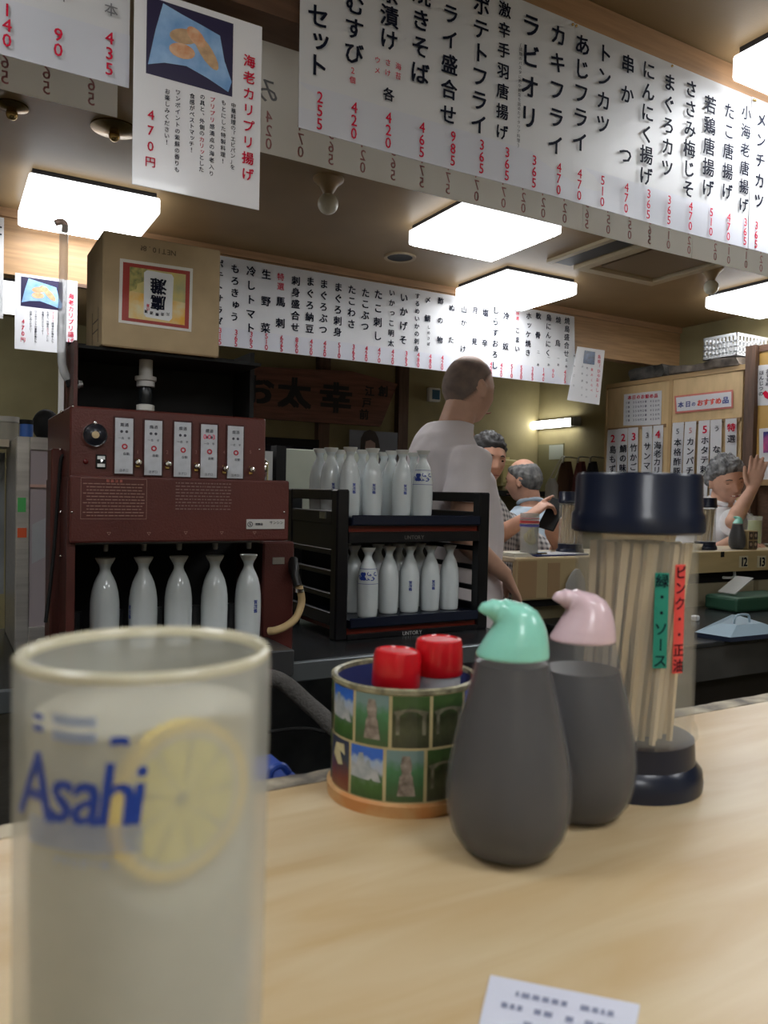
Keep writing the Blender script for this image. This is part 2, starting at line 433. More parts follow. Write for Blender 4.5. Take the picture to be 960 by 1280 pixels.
# ---- the spring-roll poster (one near, one far)
def food_photo(parent, P, w, h):
    """flat printed photograph: dark ground, blue dish, rolls; P(u,v,k) -> world"""
    def poly(name, pts, m, k):
        bm = B(); prism(bm, [P(u, v, k) for u, v in pts], P(0, 0, k+.25)-P(0, 0, k)); return obj(name, bm, m, parent)
    poly('photo_ground', [(0, 0), (1, 0), (1, 1), (0, 1)], mat('photo_navy', (.025, .02, .06), .3), 1)
    poly('photo_dish', [(.02, .12), (.2, .2), (.45, .24), (.7, .16), (.95, .05), (.99, .2), (.90, .45), (.84, .78), (.6, .85), (.4, .9), (.18, .97), (.1, .6)], mat('photo_dish_blue', (.16, .32, .60), .3, c2=(.32, .50, .74), vscale=25), 2)
    for k, (cx, cy, a, b, an) in enumerate(((.42, .62, .17, .10, .3), (.40, .42, .15, .10, .1), (.68, .50, .24, .085, -1.0), (.56, .66, .14, .085, -.9))):
        pts = [(cx+a*math.cos(t)*math.cos(an)-b*math.sin(t)*math.sin(an), cy+a*math.cos(t)*math.sin(an)+b*math.sin(t)*math.cos(an)) for t in [i*math.pi/8 for i in range(16)]]
        poly('photo_roll', pts, mat('photo_roll_%d' % (k % 2), ((.62, .40, .22), (.60, .24, .10))[k % 2], .4, c2=((.42, .27, .15), (.70, .45, .28))[k % 2], vscale=60), 3+k*.5)
def poster(label, x0, x1, z0, z1, y, tilt=0):
    t = thing('food_poster', label, 'poster', ((x0+x1)/2, y, z0))
    W = x1-x0; H = z1-z0
    fr = B(); box(fr, x0, x1, y, y+.002, z0, z1, bev=.0004); obj('laminated_paper', fr, mat('poster_paper', (.73, .73, .76), .22, coat=.3), t)
    def P(u, v, k=0): return Vector((x0+W*(.09+.67*u), y-.0003*k, z1-H*(.035+.39*(1-v))))
    food_photo(t, P, W, H)
    def c(s, u, v0, v1, sz):  # u,v in sheet fractions from top left
        return vcol(s, (x0+W*u, y-.0015, z1-H*v0), (x0+W*u, y-.0015, z1-H*v1), sz*W, (1, 0, 0))
    letters('title_lettering', c('海老カリプリ揚げ', .895, .21, .82, .105), M_red, t, bold=.02)
    it = c('中華料理の「エビパン」を', .77, .47, .80, .043) + c('もとにした特製料理!', .69, .47, .78, .043) + c('    感満点の海老入り', .60, .47, .86, .043)
    it += c('の具と、外側の   とした', .52, .47, .85, .043) + c('食感がベストマッチ!', .44, .48, .76, .043) + c('ワンポイントの紫蘇の香りも', .33, .48, .88, .043) + c('お楽しみください!', .25, .49, .75, .043)
    letters('body_lettering', it, M_ink, t, bold=.012)
    letters('red_lettering', c('プリプリ', .60, .47, .576, .043) + c('カリッ', .52, .693, .757, .043) + c('470円', .13, .63, .87, .085), M_red, t, bold=.012)
    return t
poster('large laminated spring roll poster hanging beside the near menu, priced 470円', .2645, .478, 1.733, 2.045, 1.30)
p0 = at(18, 442, 'y', 3.50); p1 = at(97, 352, 'y', 3.50)
poster('small far spring roll poster on the beam, behind the clear tube', p0.x, p1.x, p0.z+.02, p1.z, 3.50)
# notice right of the far menu
p0 = at(710, 500, 'y', 3.46); p1 = at(755, 436, 'y', 3.46)
t = thing('notice', 'white tilted notice with red heading and small dark photo beside the far menu', 'poster', (p0.x, 3.46, p0.z))
bm = B(); q = [at(711, 433, 'y', 3.46), at(709, 501, 'y', 3.46), at(749, 506, 'y', 3.46), at(756, 437, 'y', 3.46)]
prism(bm, [at(722, 433, 'y', 3.46), at(709, 500, 'y', 3.46), at(749, 506, 'y', 3.46), at(756, 438, 'y', 3.46)], (0, .002, 0)); obj('paper', bm, M_paper, t)
bm = B(); prism(bm, [at(731, 438, 'y', 3.457), at(729, 454, 'y', 3.457), at(743, 456, 'y', 3.457), at(744, 440, 'y', 3.457)], (0, .001, 0)); obj('photo_print', bm, mat('photo_navy2', (.03, .06, .13), .3, var=.5, vscale=40), t)
cn = col_on(3.456)
letters('red_lettering', cn('島根「ひや', 749, 446, 470, 5.4) + cn('おろし」', 747, 475, 494, 5.4) + cn('飲みくらべ', 740, 462, 488, 4), M_red, t, bold=.01)
letters('body_lettering', cn('秋の味わい', 734, 460, 496, 3.2) + cn('日本酒です', 728, 458, 494, 3.2) + cn('飲みごろ', 718, 445, 482, 3.2), M_ink, t, bold=0)

# ================================================================== CEILING FIXTURES
def ceiling_lamp(label, x0, x1, y0, y1, zb=2.28, zc=CZ, m=None):
    t = thing('ceiling_lamp', label, 'ceiling light', ((x0+x1)/2, (y0+y1)/2, zb), None)
    obj('mounting_plate', box(B(), x0+.012, x1-.012, y0+.012, y1-.012, zc-.022, zc), M_lampbase, t)
    bm = box(B(), x0, x1, y0, y1, zb, zc-.018, bev=.008, seg=2)
    obj('diffuser', bm, m or M_lampside, t)
    obj('light_panel', box(B(), x0+.012, x1-.012, y0+.012, y1-.012, zb-.003, zb, bev=.001), m or M_lamp, t)
    bm = B(); lathe(bm, [(.008, zb-.004), (.008, zb+.001)], ((x0+x1)/2, (y0+y1)/2, 0), n=12); obj('catch', bm, M_white, t)
    return t
ceiling_lamp('square ceiling light at the left above the cardboard box', .266, .72, 3.02, 3.47)
ceiling_lamp('square ceiling light in the middle, just under the セット menu', 1.69, 2.125, 2.37, 2.82)
ceiling_lamp('square ceiling light overlapping the far menu above the cook', 2.375, 2.83, 3.03, 3.465)
ceiling_lamp('square ceiling light at the right under the menu, beside the round bulb', 3.59, 4.05, 2.42, 2.86)
ceiling_lamp('square ceiling light at the top right corner above the menu', 1.69, 2.14, .84, 1.29)
ceiling_lamp('ceiling light glowing in the far left room behind the small poster', -.25, .46, 3.95, 4.35, 2.10, 2.19, mat('lamp_diffuser_dim', (.96, .98, 1), .4, emit=1.6))
ceiling_lamp('square ceiling light over the near counter, behind the viewer', .3, .75, -.55, -.10)
ceiling_lamp('square ceiling light over the seats at the left, behind the viewer', -.75, -.30, .55, 1.0)
ceiling_lamp('square ceiling light over the right seats, behind the viewer', 1.6, 2.05, -.85, -.40)
ceiling_lamp('square ceiling light far behind the viewer by the front wall', -.6, -.15, -1.3, -.85)
simple('ceiling_2', (-1.9, .9, 3.62, 4.88, 2.19, 2.36), M_ceil)

def bulb(label, p, r=.036):
    t = thing('globe_bulb', label, 'lamp', p)
    x, y, z = p
    obj('socket', lathe(B(), [(.055, CZ), (.055, CZ-.008), (.035, CZ-.025), (.02, CZ-.05), (.018, z+r*.8)], (x, y, 0), n=24), mat('socket_tan', (.34, .25, .14), .4), t, smooth=True)
    obj('globe', ball(B(), (x, y, z), r, n=24), mat('bulb_glass', (.74, .72, .60), .3, coat=.3), t, smooth=True)
p = at(410, 255, 'z', 2.27); bulb('round unlit bulb hanging below the menu over the cardboard box side', p, 13*dist(p)/980)
p = at(889, 359, 'z', 2.27); bulb('round unlit bulb at the right beside the ceiling light', p, 9*dist(p)/980)
def downlight(label, px, py, r, depth=0):
    p = at(px, py, 'z', CZ)
    t = thing('recessed_fixture', label, 'ceiling fitting', (p.x, p.y, CZ-.03))
    obj('trim_ring', lathe(B(), [(r*.8, CZ), (r*.8, CZ-.006), (r, CZ-.008), (r*1.02, CZ)], (p.x, p.y, 0), n=32, cap=False), mat('fixture_ring', (.42, .33, .2), .4), t, smooth=True)
    obj('inner_cone', lathe(B(), [(r*.8, CZ-.004), (r*.7, CZ-.002), (0, CZ-.001)], (p.x, p.y, 0), n=32, cap=False), M_lampbase, t, smooth=True)
    return t, p
downlight('round dark ceiling vent between the menu and far menu', 500, 321, .075)
def brass_rose(label, px, py, r=.07):
    p = at(px, py, 'z', CZ)
    t = thing('brass_ceiling_rose', label, 'ceiling fitting', (p.x, p.y, CZ-.04))
    obj('rose_plate', lathe(B(), [(r, CZ), (r, CZ-.005), (r*.55, CZ-.012), (r*.25, CZ-.016)], (p.x, p.y, 0), n=32), mat('old_brass', (.20, .14, .06), .25, metal=.8), t, smooth=True)
    obj('hook', ball(B(), (p.x, p.y, CZ-.025), .017, n=16), M_brass, t, smooth=True)
brass_rose('round brass ceiling fitting half hidden by the large poster', 143, 160)
brass_rose('round brass ceiling fitting at the left edge under the price sheet', 15, 132, .045)
# ceiling cassette: an open square frame
q = [at(690, 328, 'z', CZ), at(815, 351, 'z', CZ), at(890, 334, 'z', CZ)]
t = thing('ceiling_cassette', 'square air vent panel with cream frame in the ceiling', 'vent', (q[1].x, q[1].y, CZ-.03))
x0, x1, y1 = q[0].x+.12, q[1].x+.02, (q[0].y+q[1].y)/2
y0 = y1-.62
bm = B()
for (a, b, c, d) in ((x0, x1, y0, y0+.05), (x0, x1, y1-.05, y1), (x0, x0+.05, y0+.05, y1-.05), (x1-.05, x1, y0+.05, y1-.05)): box(bm, a, b, c, d, CZ-.02, CZ)
obj('frame', bm, mat('cream_frame', (.50, .42, .28), .5), t)
obj('panel', box(B(), x0+.09, x1-.09, y0+.09, y1-.09, CZ-.012, CZ), mat('cassette_panel', (.22, .155, .085), .5), t)
bm = B(); box(bm, x0+.05, x1-.05, y0+.05, y0+.09, CZ-.004, CZ); box(bm, x0+.05, x0+.09, y0+.05, y1-.05, CZ-.004, CZ); obj('slot', bm, M_dark, t)
bm = B(); box(bm, x0-.14, x0-.02, y0, y1, CZ-.006, CZ); obj('side_slot', bm, mat('vent_dark', (.03, .03, .028), .5), t)
bm = B(); box(bm, x0-.17, x0-.14, y0, y1, CZ-.014, CZ); obj('side_rail', bm, mat('cream_frame', (.50, .42, .28), .5), t)

# ================================================================== NEAR COUNTER
ZC = 1.03; S = .957
mc = mat('counter_laminate', (.60, .49, .30), .30, spec=.45)
N, L, pb = nodes_of(mc)
tc = N.new('ShaderNodeTexCoord'); mp = N.new('ShaderNodeMapping'); mp.inputs['Scale'].default_value = (1.6, 9, 1); mp.inputs['Rotation'].default_value = (0, 0, R(6))
L.new(tc.outputs['Object'], mp.inputs[0])
nz = N.new('ShaderNodeTexNoise'); nz.inputs['Scale'].default_value = 3.2; nz.inputs['Detail'].default_value = 7; nz.inputs['Distortion'].default_value = .6; L.new(mp.outputs[0], nz.inputs['Vector'])
rp = N.new('ShaderNodeValToRGB'); rp.color_ramp.elements[0].position = .3; rp.color_ramp.elements[1].position = .72
rp.color_ramp.elements[0].color = (.47, .325, .16, 1); rp.color_ramp.elements[1].color = (.60, .49, .315, 1)
L.new(nz.outputs[0], rp.inputs[0]); L.new(rp.outputs[0], pb.inputs['Base Color'])
t = thing('counter', 'pale wood grain laminate counter in front with a chipped back edge', 'counter', (.5, .2, 0))
EY = .558
obj('counter_top', box(B(), -1.5, 1.9, -.02, EY-.024, ZC-.04, ZC, bev=.001), mc, t)
# chipped mottled edge band
me = mat('worn_edge', (.46, .40, .29), .6, c2=(.10, .085, .07), vscale=34, detail=8, stretch=(1, 1, 1))
bm = B(); n = 340; random.seed(3)
prev = None
for i in range(n+1):
    x = -1.5+3.4*i/n; dy = .0022*noise.noise(Vector((x*22, 1, 0)))+.0015*noise.noise(Vector((x*70, 5, 0)))
    ring = [bm.verts.new((x, EY-.024, ZC-.04)), bm.verts.new((x, EY-.024+dy*1.5, ZC+.0004)), bm.verts.new((x, EY-.002+dy, ZC+.0002-abs(dy)*.6)), bm.verts.new((x, EY+dy*1.3, ZC-.006)), bm.verts.new((x, EY, ZC-.04))]
    if prev:
        for k in range(5): bm.faces.new((prev[k], prev[(k+1) % 5], ring[(k+1) % 5], ring[k]))
    prev = ring
obj('edge_band', bm, me, t)
obj('counter_panel', box(B(), -1.5, 1.9, .34, .38, 0, ZC-.04), mat('counter_front', (.12, .08, .05), .6), t)

# ================================================================== HIGHBALL GLASS
rc = at(184, 811, 'z', 1.203)
gx, gy = rc.x, rc.y
RG = .0357; GT = 1.203
t = thing('highball_glass', 'tall frosted highball glass with blue brand lettering and lemon drink', 'glass', (gx, gy, ZC))
mg = mat('frosted_glass', (.60, .60, .545), .28, alpha=.37, spec=.6, var=.05, vscale=30)
prof = [(0, ZC), (RG*.93, ZC), (RG*.965, ZC+.004), (RG*.985, ZC+.08), (RG, GT-.003), (RG-.0006, GT-.0008), (RG-.0016, GT), (RG-.003, GT-.001), (RG-.0036, GT-.004), (RG*.985-.0036, ZC+.08), (RG*.93-.004, ZC+.02), (0, ZC+.016)]
obj('glass_body', lathe(B(), prof, (gx, gy, 0), n=72, cap=False), mg, t, smooth=True, sharp=60)
obj('rim', lathe(B(), [(RG-.0004, GT-.0022), (RG+.0001, GT-.0006), (RG-.0009, GT+.0007), (RG-.0024, GT+.0006), (RG-.0033, GT-.0008), (RG-.0036, GT-.0022)], (gx, gy, 0), n=72, cap=False), mat('glass_rim', (.62, .58, .42), .15, alpha=.85, spec=.8), t, smooth=True, sharp=80)
LT = 1.186
ml = mat('lemon_sour', (.62, .60, .49), .5, alpha=.86, var=.05, vscale=20)
# lemon slice leaning on the inside of the wall
vd = (EYE-Vector((gx, gy, 1.1))); vd.z = 0; vd.normalize(); rd_ = Vector((-vd.y, vd.x, 0))   # towards camera; screen right
lc = Vector((gx, gy, 1.166)) + vd*.0205 + rd_*.009
nrm = (vd*.86+rd_*.5).normalized(); sx_ = Vector((-nrm.y, nrm.x, 0)); 
LM = Matrix((sx_, Vector((0, 0, 1)), nrm)).transposed()
hs_ = [ZC+.021+(LT-ZC-.021)*i/60 for i in range(61)]
bm = lathe(B(), [(0, ZC+.017)]+[(RG*(.93+.06*min(1, (h-ZC)/.1))-.0048, h) for h in hs_]+[(0, LT)], (gx, gy, 0), n=96, cap=False)
for v in bm.verts:      # the slice pushes the cloudy liquid back from the wall
    q = v.co-lc; h = q.dot(nrm); rr = (q-nrm*h).length
    if h > -.0028:
        k = max(0, min(1, (.0275-rr)/.005)); v.co -= nrm*(h+.0028)*k
obj('drink', bm, ml, t, smooth=True)
def disc(bm, r0, r1, th, a0=0, a1=2*math.pi, n=40, off=0):
    vs = []
    for i in range(n+1):
        a = a0+(a1-a0)*i/n; c, s = math.cos(a), math.sin(a)
        vs.append([bm.verts.new(lc+LM @ Vector((r*c, r*s, z+off))) for r, z in ((r0, -th/2), (r1, -th/2), (r1, th/2), (r0, th/2))])
    for a, b in zip(vs, vs[1:]):
        for k in range(4): bm.faces.new((a[k], a[(k+1) % 4], b[(k+1) % 4], b[k]))
    return bm
lem = obj('lemon_slice', disc(B(), .0184, .0212, .004), mat('lemon_rind', (1.0, .70, .0), .5), t)
obj('lemon_pith', disc(B(), .0168, .0184, .0035), mat('lemon_pith', (.75, .72, .55), .6), lem)
for k in range(9):
    obj('lemon_segment', disc(B(), .002, .0165, .003, a0=k*.698+.04, a1=k*.698+.66, n=6), mat('lemon_flesh', (1.0, .84, .04), .4, var=.06, vscale=90), lem)
# printed brand mark wrapped on the glass
mb = mat('glass_print_blue', (.015, .055, .33), .35); mbl = mat('glass_print_pale', (.25, .32, .52), .4, alpha=.7)
ang0 = math.atan2(vd.y, vd.x)
def wrap(cx, cz, size, sx=1.0, shear=.0, bend=0):
    """glyph -> outer glass surface; cx arc metres to screen right, cz height"""
    def f(v):
        s = cx+(v.x*sx+v.y*shear)*size; z = cz+v.y*size+bend*s*s
        rr = RG*(.985+.015*(z-ZC-.08)/.093)+.0004
        a = ang0+s/rr
        return Vector((gx+rr*math.cos(a), gy+rr*math.sin(a), z))
    return f
it = []
for ch, x, sz in (('A', -.0305, .021), ('s', -.0215, .019), ('a', -.0142, .019), ('h', -.0068, .019), ('i', -.0018, .019)):
    it.append((ch, wrap(x+.0005, 1.1745, sz, sx=.9 if ch != 'A' else .85, shear=.12)))
letters('brand_lettering', it, mb, t, bold=.016)
it = []
for i, ch in enumerate('アサヒビール'): it.append((ch, wrap(-.0225+.0026*i, 1.1565, .0026)))
for i, ch in enumerate('THE BEER'): it.append((ch, wrap(-.026+.0024*i, 1.168, .0027))) if False else None
letters('maker_lettering', it, mbl, t, bold=.03)
def stripe(bm, s0, s1, z0, z1, n=14, bend=0):
    prev = None
    for i in range(n+1):
        s = s0+(s1-s0)*i/n; row = []
        for z in (z0, z1):
            zz = z+bend*(s-(s0+s1)/2)**2
            rr = RG*(.985+.015*(zz-ZC-.08)/.093)+.0004; a = ang0+s/rr
            row.append(bm.verts.new((gx+rr*math.cos(a), gy+rr*math.sin(a), zz)))
        if prev: bm.faces.new((prev[0], row[0], row[1], prev[1]))
        prev = row
bm = B()
for k in range(7): stripe(bm, -.0325, -.0005, 1.1655-.001*k, 1.1661-.001*k)
for k in range(2): stripe(bm, -.024, -.012, 1.1905-.004*k, 1.193-.004*k, bend=8)
obj('print_bands', bm, mbl, t)['kind'] = 'stuff'
bm = B(); stripe(bm, -.031, -.0275, 1.188, 1.1895, 5); stripe(bm, -.031, -.0275, 1.191, 1.1925, 5); stripe(bm, -.0085, -.004, 1.1865, 1.1885, 5, bend=-60); obj('emblem', bm, mb, t)

# ================================================================== CHOPSTICK JARS
M_clear = mat('clear_plastic', (.60, .58, .50), .15, alpha=.15, spec=.5)
M_stick = [mat('bamboo_%d' % k, c, .6, var=.1, vscale=30, stretch=(1, 1, .1)) for k, c in enumerate(((.62, .47, .27), (.56, .41, .22), (.66, .52, .33)))]
def chop_jar(label, x, y, z, sc, nst, seed, grp, stlab, labels=False):
    t = thing('chopstick_jar', label, 'jar', (x, y, z))
    k = sc
    obj('base', lathe(B(), [(0, z), (.0530*k, z), (.0535*k, z+.006*k), (.0525*k, z+.014*k), (.0475*k, z+.020*k), (.0465*k, z+.037*k), (.0, z+.037*k)], (x, y, 0), n=48, cap=False), M_navy, t, smooth=True)
    obj('tube', lathe(B(), [(.0465*k, z+.037*k), (.0490*k, z+.040*k), (.0485*k, z+.046*k), (.0455*k, z+.052*k), (.0455*k, z+.198*k), (.0435*k, z+.198*k), (.0435*k, z+.040*k)], (x, y, 0), n=48, cap=False), M_clear, t, smooth=True)
    obj('lid', lathe(B(), [(0, z+.1935*k), (.0475*k, z+.1935*k), (.0495*k, z+.195*k), (.0495*k, z+.207*k), (.0475*k, z+.210*k), (.0468*k, z+.236*k), (.0455*k, z+.2385*k), (0, z+.239*k)], (x, y, 0), n=48, cap=False), M_navy, t, smooth=True)
    if labels:
        rj = .0459*k
        a0 = math.atan2(-y, -x)
        def jl(name, s0, s1, z0, z1, m, txt, col_, shade=None):
            bm = B(); prev = None
            for i in range(9):
                a = a0+(s0+(s1-s0)*i/8)/rj
                row = [bm.verts.new((x+r*math.cos(a), y+r*math.sin(a), zz)) for r, zz in ((rj, z0), (rj, z1), (rj+.0004, z1), (rj+.0004, z0))]
                if prev:
                    for q in range(4): bm.faces.new((prev[q], row[q], row[(q+1) % 4], prev[(q+1) % 4]))
                prev = row
            o = obj(name, bm, m, t); o['label'] = col_
            n = len(txt); its = []
            sc_ = (s0+s1)/2; hh = (z1-z0)/n*.92
            for i, ch in enumerate(txt):
                if ch == ' ': continue
                zc = z1-(i+.5)*(z1-z0)/n
                def f(v, zc=zc, ch=ch):
                    vx, vy = (v.x, v.y) if ch not in ROT else (v.y, -v.x)
                    a = a0+(sc_+vx*min(hh, (s1-s0)*1.15))/rj
                    rr = rj+.0008
                    return Vector((x+rr*math.cos(a), y+rr*math.sin(a), zc+vy*hh))
                its.append((ch, f))
            letters('label_lettering', its, M_ink, o, bold=.015)
        jl('tape_label', .0135, .0240, z+.0975*k, z+.1665*k, mat('green_tape', (.015, .24, .17), .4), '緑・・ソース', 'green tape label')
        jl('tape_label', .0290, .0385, z+.0935*k, z+.1725*k, mat('red_tape', (.72, .07, .06), .4), 'ピンク・・正油', 'red tape label')
    rnd = random.Random(seed)
    proto = {}
    for i in range(nst):
        r = .0375*k*math.sqrt((i+.5)/nst); a = i*2.4+rnd.random()*.3
        dx = rnd.uniform(.001, .006)*k + .003*k; dy = rnd.uniform(-.003, .003)*k
        bx, by = x+r*math.cos(a)*.88-dx, y+r*math.sin(a)*.88-dy
        tx, ty = x+r*math.cos(a)*.96+dx, y+r*math.sin(a)*.96+dy
        kk = i % 3
        if kk not in proto:
            bm = B(); hh = .148*k
            tube(bm, [(0, 0, 0), (0, 0, hh*.5), (0, 0, hh*.98), (0, 0, hh)], [.0022*k, .0031*k, .0040*k, .0037*k], n=4)
            o = obj('chopstick', bm, M_stick[kk], base=(0, 0, 0)); proto[kk] = o
        else:
            o = proto[kk].copy(); col.objects.link(o)
        d = Vector((tx-bx, ty-by, .148*k)); q = d.to_track_quat('Z', 'Y')
        o.rotation_mode = 'QUATERNION'; o.rotation_quaternion = q; o.location = (bx, by, z+.0385*k)
        tag(o, stlab, 'chopsticks', grp)
    return t
jp = at(787, 974, 'z', ZC)
chop_jar('tall chopstick jar with navy lid and tape labels on the near counter', jp.x, jp.y, ZC, 1.0, 64, 1, 'bamboo chopsticks in the near jar', 'bamboo chopstick standing in the near navy-lidded jar', True)

# ================================================================== SAUCE BOTTLES
def sauce_bottle(label, x, y, z, capm, caplab, fill, rot, k=1.0, tint=(.30, .30, .31)):
    t = thing('sauce_bottle', label, 'bottle', (x, y, z))
    body = [(0, 0), (.022, 0), (.028, .003), (.0345, .012), (.0378, .023), (.0390, .036), (.0378, .052), (.0345, .070), (.0303, .088), (.0258, .105), (.0222, .1215)]
    bp = [(r*k, z+h*k) for r, h in body]
    def rad(h):
        for (r0_, h0), (r1_, h1) in zip(body, body[1:]):
            if h0 <= h <= h1: return r0_+(r1_-r0_)*(h-h0)/(h1-h0)
        return body[-1][0]
    obj('bottle_body', lathe(B(), bp, (x, y, 0), n=48), mat('frosted_bottle', (.25, .25, .26), .30, alpha=.30, spec=.5), t, smooth=True)
    hs = [.003+(fill-.003)*i/12 for i in range(13)]
    obj('sauce', lathe(B(), [(0, z+.003*k)]+[((rad(h)-.0014)*k, z+h*k) for h in hs]+[(0, z+fill*k)], (x, y, 0), n=40, cap=False), mat('dark_sauce', (.012, .011, .013), .3), t, smooth=True)
    # beaked cap: rings bend over towards the spout
    bm = B(); rings = []; n = 28
    spec = [(.0224, .0222, 0, .1205), (.0228, .0225, 0, .122), (.0200, .0212, .0020, .130), (.0172, .0190, .0036, .137), (.0148, .0165, .0040, .143), (.0125, .0135, .0025, .149), (.0095, .0095, -.0008, .153), (.005, .005, -.004, .1548)]
    for rx, ry, cx, h in spec:
        rings.append([bm.verts.new((cx+rx*math.cos(2*math.pi*i/n), ry*math.sin(2*math.pi*i/n), h)) for i in range(n)])
    for a, b in zip(rings, rings[1:]):
        for i in range(n): bm.faces.new((a[i], a[(i+1) % n], b[(i+1) % n], b[i]))
    bm.faces.new(rings[0][::-1]); bm.faces.new(rings[-1])
    # the beak
    tube(bm, smoothpath([(.000, 0, .1435), (-.008, 0, .1482), (-.0136, 0, .1495), (-.0172, 0, .1488), (-.0186, 0, .1468)], 5), [.0092]*6+[.0066]*5+[.0053]*5+[.0044]*5, n=16)
    rm = Matrix.Rotation(rot, 4, 'Z')
    for v in bm.verts: v.co = (rm @ (v.co*k)) + Vector((x, y, z))
    tmp_o = obj('cap', bm, capm, t, smooth=True)
    md = tmp_o.modifiers.new('fuse', 'REMESH'); md.mode = 'VOXEL'; md.voxel_size = .0010*k; md.use_smooth_shade = True
    sm = tmp_o.modifiers.new('soft', 'SMOOTH'); sm.iterations = 6; sm.factor = .6
    apply_mods(tmp_o)
    tmp_o['label'] = caplab
    return t
M_mint = mat('mint_cap', (.27, .66, .53), .25, coat=.3); M_pinkc = mat('pink_cap', (.68, .50, .54), .25, coat=.3)
camr = math.atan2(RT.y, RT.x)
b1 = at(634, 1062, 'z', ZC)
sauce_bottle('dark sauce bottle with mint green beaked cap on near counter', b1.x, b1.y, ZC, M_mint, 'mint green cap', .117, camr)
b2 = at(722, 1016, 'z', ZC)
sauce_bottle('soy sauce bottle with pale pink beaked cap beside the chopstick jar', b2.x, b2.y, ZC, M_pinkc, 'pale pink cap', .101, camr)

# ================================================================== CONDIMENT CADDY
cc = at(503, 985, 'z', ZC); cx, cy = cc.x, cc.y; RC = .0535; HC = .0865
t = thing('condiment_caddy', 'round caddy covered in small landscape photos holding red capped shakers', 'caddy', (cx, cy, ZC))
obj('drum', lathe(B(), [(0, ZC+.002), (RC, ZC+.002), (RC, ZC+HC), (RC-.003, ZC+HC), (RC-.003, ZC+.006), (0, ZC+.006)], (cx, cy, 0), n=64, cap=False), mat('caddy_cream', (.52, .44, .24), .4, var=.1, vscale=30), t, smooth=True)
obj('foot_ring', lathe(B(), [(RC-.002, ZC), (RC+.0025, ZC), (RC+.003, ZC+.008), (RC+.0004, ZC+.0095), (RC-.002, ZC+.009)], (cx, cy, 0), n=64, cap=False), mat('caddy_base', (.62, .45, .22), .45, c2=(.52, .22, .07), vscale=26), t, smooth=True)
obj('inner_lining', lathe(B(), [(RC-.0032, ZC+.01), (RC-.0032, ZC+HC-.003)], (cx, cy, 0), n=48, cap=False), mat('caddy_inside', (.03, .04, .15), .5), t, smooth=True)
obj('rim_wire', lathe(B(), [(RC+.0008, ZC+HC-.003), (RC+.001, ZC+HC), (RC-.001, ZC+HC+.001), (RC-.0034, ZC+HC), (RC-.0034, ZC+HC-.003)], (cx, cy, 0), n=64, cap=False), mat('rim_stone', (.40, .37, .24), .4, c2=(.12, .11, .07), vscale=110), t, smooth=True)
def pic(name, kind):
    m = bpy.data.materials.new(name); m.use_nodes = True; N, L, p = nodes_of(m); p.inputs['Roughness'].default_value = .3
    uv = N.new('ShaderNodeUVMap'); sep = N.new('ShaderNodeSeparateXYZ'); L.new(uv.outputs[0], sep.inputs[0])
    nz = N.new('ShaderNodeTexNoise'); nz.inputs['Scale'].default_value = 5; nz.inputs['Detail'].default_value = 6; L.new(uv.outputs[0], nz.inputs['Vector'])
    ad = N.new('ShaderNodeMath'); ad.operation = 'MULTIPLY_ADD'; ad.inputs[1].default_value = .35; L.new(nz.outputs[0], ad.inputs[0]); L.new(sep.outputs['Y'], ad.inputs[2])
    r = N.new('ShaderNodeValToRGB'); e = r.color_ramp.elements
    sets = {'sky': [(.0, (.02, .05, .015)), (.42, (.05, .13, .03)), (.6, (.10, .18, .10)), (.75, (.40, .43, .50)), (.9, (.34, .44, .60)), (1.0, (.03, .13, .55))],
            'green': [(.0, (.06, .08, .03)), (.5, (.04, .13, .05)), (.8, (.06, .20, .09)), (1.0, (.16, .26, .26))],
            'stone': [(.0, (.03, .03, .02)), (.5, (.07, .08, .04)), (.75, (.03, .035, .015)), (1.0, (.05, .10, .03))],
            'rust': [(.0, (.22, .09, .03)), (.4, (.16, .03, .02)), (.8, (.03, .05, .08)), (1.0, (.04, .05, .09))]}[kind]
    e[0].position, e[0].color = sets[0][0], (*sets[0][1], 1); e[1].position, e[1].color = sets[-1][0], (*sets[-1][1], 1)
    for q, c in sets[1:-1]: z = e.new(q); z.color = (*c, 1)
    L.new(ad.outputs[0], r.inputs[0]); L.new(r.outputs[0], p.inputs['Base Color']); return m
PM = {k: pic('print_'+k, k) for k in ('sky', 'green', 'stone', 'rust')}
def cyl_patch(bm, a0, a1, z0, z1, r, n=6, uv=True):
    lay = bm.loops.layers.uv.verify(); prev = None
    for i in range(n+1):
        a = a0+(a1-a0)*i/n; row = [bm.verts.new((cx+r*math.cos(a), cy+r*math.sin(a), z)) for z in (z0, z1)]
        if prev:
            f = bm.faces.new((prev[0], row[0], row[1], prev[1]))
            for lp, (u, v) in zip(f.loops, (((i-1)/n, 0), (i/n, 0), (i/n, 1), ((i-1)/n, 1))): lp[lay].uv = (u, v)
        prev = row
am = math.atan2(-cy, -cx)
def patch_shape(bm, a0, a1, z0, z1, pts, r):
    bm.faces.new([bm.verts.new((cx+r*math.cos(a0+(a1-a0)*u), cy+r*math.sin(a0+(a1-a0)*u), z0+(z1-z0)*v)) for u, v in pts])
M_tower = mat('print_tower', (.36, .31, .27), .4, c2=(.14, .11, .09), vscale=170); M_cloud = mat('print_peak', (.48, .50, .52), .4, c2=(.28, .33, .36), vscale=90)
M_gate = mat('print_gate', (.22, .21, .15), .4, c2=(.08, .075, .05), vscale=120); M_ribbon = mat('print_ribbon', (.55, .50, .30), .4)
da = 2*math.pi/12.0
